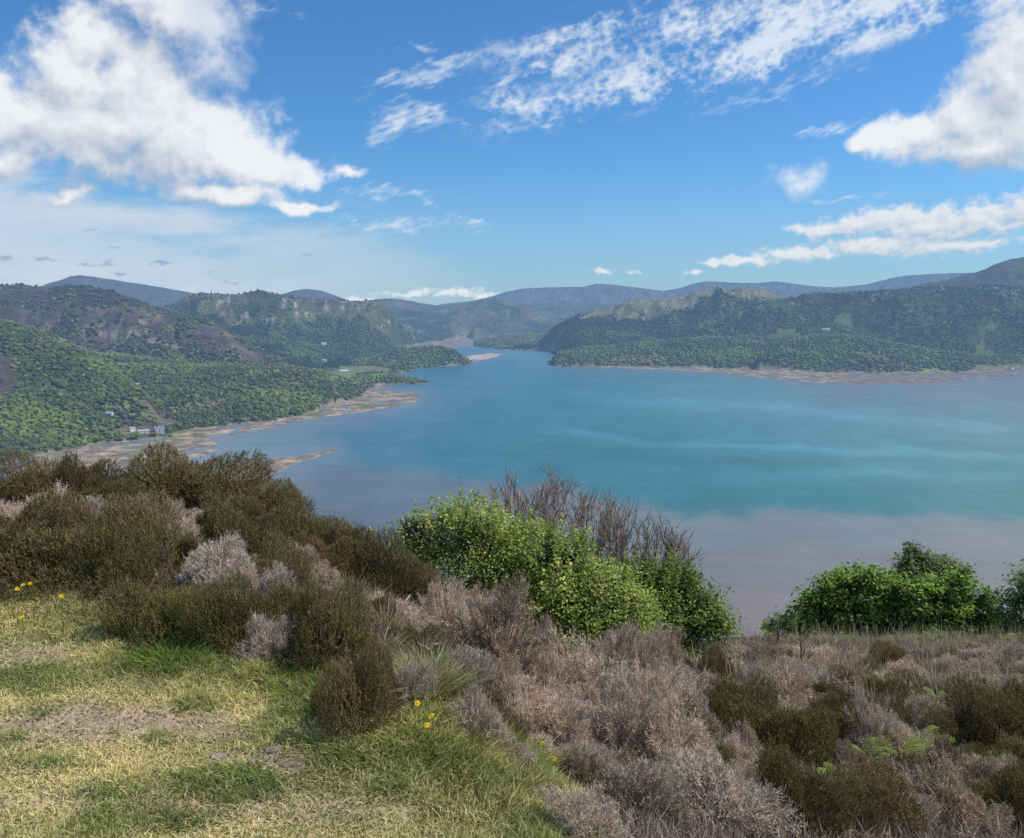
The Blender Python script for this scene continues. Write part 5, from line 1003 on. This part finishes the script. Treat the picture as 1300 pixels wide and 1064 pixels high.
# bare, late leafing shrubs
def bare(name, label, base, tips, D, c):
    e = empty(name, base); tag(e, label, 'shrub'); b = MB()
    for (px, py) in tips:
        T = at(px, py, D + rng.normal() * .35) - base; f = rng.normal(size=3) * [.35, .25, 0]; f[0] += T[0] * .35
        n = 7; t = np.linspace(0, 1, n)[:, None]; pts = f + (T - f) * t + np.concatenate([rng.normal(size=(n, 2)) * .035, np.zeros((n, 1))], 1) * (t * (1.2 - t)) * 4; pts[:, 2] += -.25 * np.linalg.norm(T[:2]) * np.sin(t[:, 0] * np.pi) * .3
        b.tube(pts, np.linspace(.015, .004, n), np.asarray(c) * rng.uniform(.7, 1.25), 4)
        for q in range(15):
            i = rng.integers(2, n - 1); p = pts[i] + (pts[i + 1] - pts[i]) * rng.uniform(); dr = nrm(nrm(T - f) + rng.normal(size=3) * .42 + [0, 0, .2]); L_ = rng.uniform(.22, .6) * (1.15 - i / n)
            p2 = p + dr * L_ * .5 + rng.normal(size=3) * .02; p3 = p2 + nrm(dr + rng.normal(size=3) * .25 + [0, 0, .15]) * L_ * .5; b.tube([p, p2, p3], [.006, .0045, .003], np.asarray(c) * rng.uniform(.7, 1.3), 3)
            for s_ in range(4):
                d2 = nrm(dr + rng.normal(size=3) * .5 + [0, 0, .2]); o = p + (p3 - p) * rng.uniform(.3, .95); b.tube([o, o + d2 * rng.uniform(.1, .28)], [.0036, .0026], np.asarray(c) * rng.uniform(.8, 1.4), 3)
    b.build('branches', m_bark, e); return e
def fan(x0, x1, n, f): return [(x, f(x) + rng.uniform(-4, 22)) for x in np.linspace(x0, x1, n) + rng.normal(size=n) * 3]
top = lambda x: np.interp(x, [620, 640, 680, 705, 730, 760, 790, 830, 850, 875], [622, 614, 622, 616, 622, 640, 650, 668, 668, 690])
B = gbase(665, 12.6); bare('bare_shrub', 'leftmost leafless brown shrub behind the yellow green one', B, fan(620, 700, 26, top), 12.6, (.30, .215, .175))
B = gbase(735, 12.8); bare('bare_shrub', 'leafless brown shrub in the middle behind the green leaves', B, fan(690, 790, 30, top), 12.8, (.31, .225, .18))
B = gbase(800, 12.6); bare('bare_shrub', 'leafless shrub right of the middle one with some buds', B, fan(765, 835, 20, top), 12.6, (.29, .22, .17))
B = gbase(850, 12.4); bare('bare_shrub', 'small separate leafless shrub furthest right against the water', B, fan(835, 876, 14, top), 12.4, (.26, .20, .16))
# oaks beyond the shelf
B = gbase(1085, 21.5); leafy('oak_tree', 'dark green bushy oak spreading beyond the shelf', 'tree', B, lob_px([(1078, 738, 24, 13), (1105, 734, 20, 11), (1052, 748, 20, 11), (1035, 764, 20, 11), (1062, 762, 24, 12), (1095, 757, 26, 13), (1125, 748, 22, 13), (1140, 765, 22, 13), (1020, 780, 18, 10), (1050, 784, 26, 12), (1085, 782, 30, 13), (1120, 782, 28, 13), (998, 790, 15, 8), (1028, 796, 26, 10), (980, 798, 10, 6), (1050, 808, 60, 14), (1115, 810, 50, 14), (1000, 806, 30, 9)], 21.5, B), 760, 32, .10, OG, clus_r=.17, r0=.09, stems=1, upright=.6, hollow=.16, var=.3)
B = gbase(1195, 21.0); leafy('oak_tree', 'second dark green oak, with a raised right top, near the right edge', 'tree', B, lob_px([(1160, 752, 18, 11), (1180, 748, 18, 11), (1205, 752, 20, 12), (1222, 738, 13, 13), (1226, 728, 8, 9), (1236, 756, 18, 12), (1170, 772, 24, 12), (1205, 775, 26, 13), (1242, 775, 20, 12), (1258, 768, 12, 9), (1175, 793, 26, 10), (1215, 796, 30, 10), (1250, 792, 20, 10), (1180, 810, 50, 14), (1235, 808, 44, 14)], 21.0, B), 640, 32, .10, OG, clus_r=.17, r0=.09, stems=1, upright=.6, hollow=.16, var=.3)
B = gbase(1170, 26); leafy('birch_tree', 'pale feathery birch rising behind the oaks', 'tree', B, lob_px([(1158, 722, 22, 16), (1156, 706, 10, 10), (1190, 720, 22, 11), (1175, 716, 14, 9), (1206, 730, 16, 12), (1140, 738, 18, 14), (1205, 716, 8, 6)], 26, B), 420, 24, .075, [(.26, .30, .13), (.22, .26, .10), (.29, .33, .17)], clus_r=.22, r0=.07, stems=1, shoots=.2)
B = gbase(1300, 20); leafy('willow_tree', 'pale grey green tree cut by the right edge', 'tree', B, lob_px([(1300, 770, 34, 26), (1330, 750, 40, 36), (1290, 790, 30, 16), (1310, 745, 16, 14), (1295, 808, 40, 14)], 20, B), 330, 26, .085, [(.19, .235, .095), (.16, .20, .08), (.23, .27, .12)], clus_r=.22, r0=.06, stems=1)
# ------------------------------------------------------------------ bracken
m_fern = mat_veg('bracken', .2, 4, .6, .35)
def frond(L, c):
    b = MB(); n = 12; t = np.linspace(0, 1, n); pts = np.stack([t * L * .75, 0 * t, L * (.75 * t - .38 * t ** 2.4)], -1); b.tube(pts, np.linspace(.0045, .0012, n), (.16, .19, .06), 4)
    for i in range(3, n):
        pl = L * .36 * (1 - (i - 3) / (n - 2.2)) ** .8; ax = nrm(pts[i] - pts[i - 1])
        for sd in (-1, 1):
            dirp = nrm(np.array([.45, sd, .12]) + rng.normal(size=3) * .06); m = max(4, int(pl / .012)); s_ = np.linspace(.12, 1, m)
            base = pts[i] + dirp * (s_ * pl)[:, None] + np.array([0, 0, -.10]) * (s_ ** 2 * pl)[:, None]
            side = nrm(np.cross(dirp, [0, 0, 1])); wd = (.22 * pl * (1 - s_ * .8))
            for q in (-1, 1):
                b.strips(base, nrm(np.tile(side * q, (m, 1)) + dirp * .5 + rng.normal(size=(m, 3)) * .05), wd + .004, .0085, np.tile([0, 0, -.12], (m, 1)), np.asarray(c) * .85, np.asarray(c) * rng.uniform(.85, 1.2, (m, 1)), np.tile(dirp, (m, 1)))
    return b
def fern(px, pyb, h_px, label, nf=5, c=(.21, .27, .05), group=None):
    P = ghit1(px, pyb); P = P + [0, 0, .05 * h_px / 40]; L_ = h_px / FPX * P[1] * .85; e = empty('bracken_fern', P, rng.uniform(0, 6.28)); tag(e, label, 'fern', group)
    a0 = rng.uniform(0, 6.28)
    for q in range(nf):
        f = frond(L_ * rng.uniform(.75, 1.15), np.asarray(c) * rng.uniform(.85, 1.2)).build('frond', m_fern, e); f.rotation_euler = (rng.normal() * .15, rng.normal() * .15 - .15, a0 + q * 6.28 / nf + rng.normal() * .3)
    return e
gf = 'bracken at the foot of the oaks'
for (a, b_, h, lb, gq) in ((1105, 978, 44, 'bright bracken fern furthest left at the lower edge', None), (1140, 975, 60, 'tall bright bracken fern at the lower edge beside the brown heather', None), (1170, 968, 56, 'bright bracken fern in the middle of the lower group', None), (1200, 985, 40, 'small bracken fern at the lower edge, right of the tall ones', None), (1180, 915, 30, 'small bracken fern up the slope behind the lower group', None), (1190, 895, 26, 'yellowish fern near the right of the shelf', None), (1065, 940, 24, 'tiny light green fern between the dark heathers', None), (1045, 898, 22, 'little fern under the low dark heather pair', None), (1120, 925, 22, 'little fern below the right low dark heather', None), (1255, 985, 30, 'bracken fern below the brown bush at right', None), (1240, 1000, 30, 'bracken fern low at the right near the frame edge', None), (1060, 1010, 50, 'bracken fern near the bottom beside the large dark heather', None), (1170, 1030, 60, 'bracken fern lowest in the right corner', None)):
    fern(a, b_, h, lb, group=gq)
for (a, b_) in ((1135, 818), (1160, 820), (1185, 818), (1205, 816), (1228, 820), (1250, 818), (1280, 820), (1080, 820), (1290, 815)): fern(a, b_, rng.uniform(15, 26), 'bright green bracken in a row under the oaks', 6, (.19, .27, .055), gf)
# ------------------------------------------------------------------ dandelions
m_pet = mat_veg('dandelion_petals', .06, 30, .6, .25, objvar=False); m_st = mat_veg('dandelion_stalk', .1, 20, .6, .2, objvar=False)
gd = 'dandelions'
def dandelion(px, py, label, drop=30, size=.029):
    P = ghit1(px, py + drop); top = at(px, py, P[1]); e = empty('dandelion', P); tag(e, label, 'flower', None); b = MB()
    T = top - P; b.tube([np.array([0, 0, -.01]), T * .5 + [.008, 0, 0], T], [.0022, .002, .0018], (.16, .20, .06), 5); b.build('stalk', m_st, e)
    b = MB(); tilt = nrm(np.array([rng.normal() * .3, -.45, 1.0]))
    for ring, (r, n, up) in enumerate(((1, 26, .12), (.75, 20, .35), (.45, 14, .8))):
        a = np.arange(n) / n * 6.283 + ring; u = nrm(np.cross(tilt, [0, 1, .1])); v = np.cross(tilt, u)
        Dr = nrm(u * np.cos(a)[:, None] + v * np.sin(a)[:, None] + tilt * up); b.strips(np.tile(T, (n, 1)), Dr, size * .5 * r * rng.uniform(.9, 1.1, n), .0052, np.zeros((n, 3)), (.80, .56, .012), np.array((.88, .72, .02)) * rng.uniform(.92, 1.05, (n, 1)))
    b.build('flower_head', m_pet, e)
for (a, b_, lb) in ((530, 893, 'dandelion in the lush grass right of the rust tipped bush, the highest of three'), (548, 909, 'dandelion at the right of the three beside the rust tipped bush'), (542, 921, 'lowest of the three dandelions beside the rust tipped bush'), (689, 944, 'half hidden dandelion above the two lowest ones'), (703, 963, 'left one of the two lowest dandelions'), (744, 964, 'right one of the two lowest dandelions'),
                     (29, 743, 'dandelion under the broad dark bush at the left edge, left of a pair'), (38, 741, 'dandelion under the broad dark bush at the left edge, right of a pair'), (22, 748, 'leftmost small dandelion at the left edge'), (28, 784, 'lone dandelion low in the grass at the left edge'), (78, 757, 'dandelion furthest right of those at the left edge')): dandelion(a, b_, lb)
# ------------------------------------------------------------------ stones let into the trodden ground
m_rock = mat_veg('stone', .35, 14, .9, objvar=False, bump=.01)
def stone(px, py, w, d, h, label, c):
    P = ghit1(px, py); V, F = ICO[3]; f = 1 + .35 * np.array([fbm(V[:, 0] * 1.3 + px, V[:, 1] * 1.3 + V[:, 2], 4, .6, 3.0)])[0]
    V = V * f[:, None]; V[:, 2] = np.minimum(V[:, 2], .55) ; e = np_mesh('stone', V * [w / 2, d / 2, h], None, F, np.tile(c, (len(V), 1)) * (1 + .25 * rng.normal(size=(len(V), 1))), m_rock, True, None, tuple(P - [0, 0, h * .25])); tag(e, label, 'stone'); return e
stone(372, 964, .14, .09, .02, 'brown flat stone at the lower edge of the trodden grass', (.20, .145, .105)); stone(283, 965, .11, .05, .014, 'grey flat stone left of the brown one', (.24, .20, .165)); stone(350, 953, .09, .06, .025, 'small stone touching the brown flat one', (.24, .19, .15)); stone(40, 858, .08, .03, .015, 'thin pale stone in the grass at left', (.24, .19, .16)); stone(455, 968, .05, .03, .015, 'tiny pinkish stone near the lower tufts', (.42, .30, .24)); stone(22, 848, .07, .04, .015, 'little stone on the bare patch at left', (.22, .18, .15))
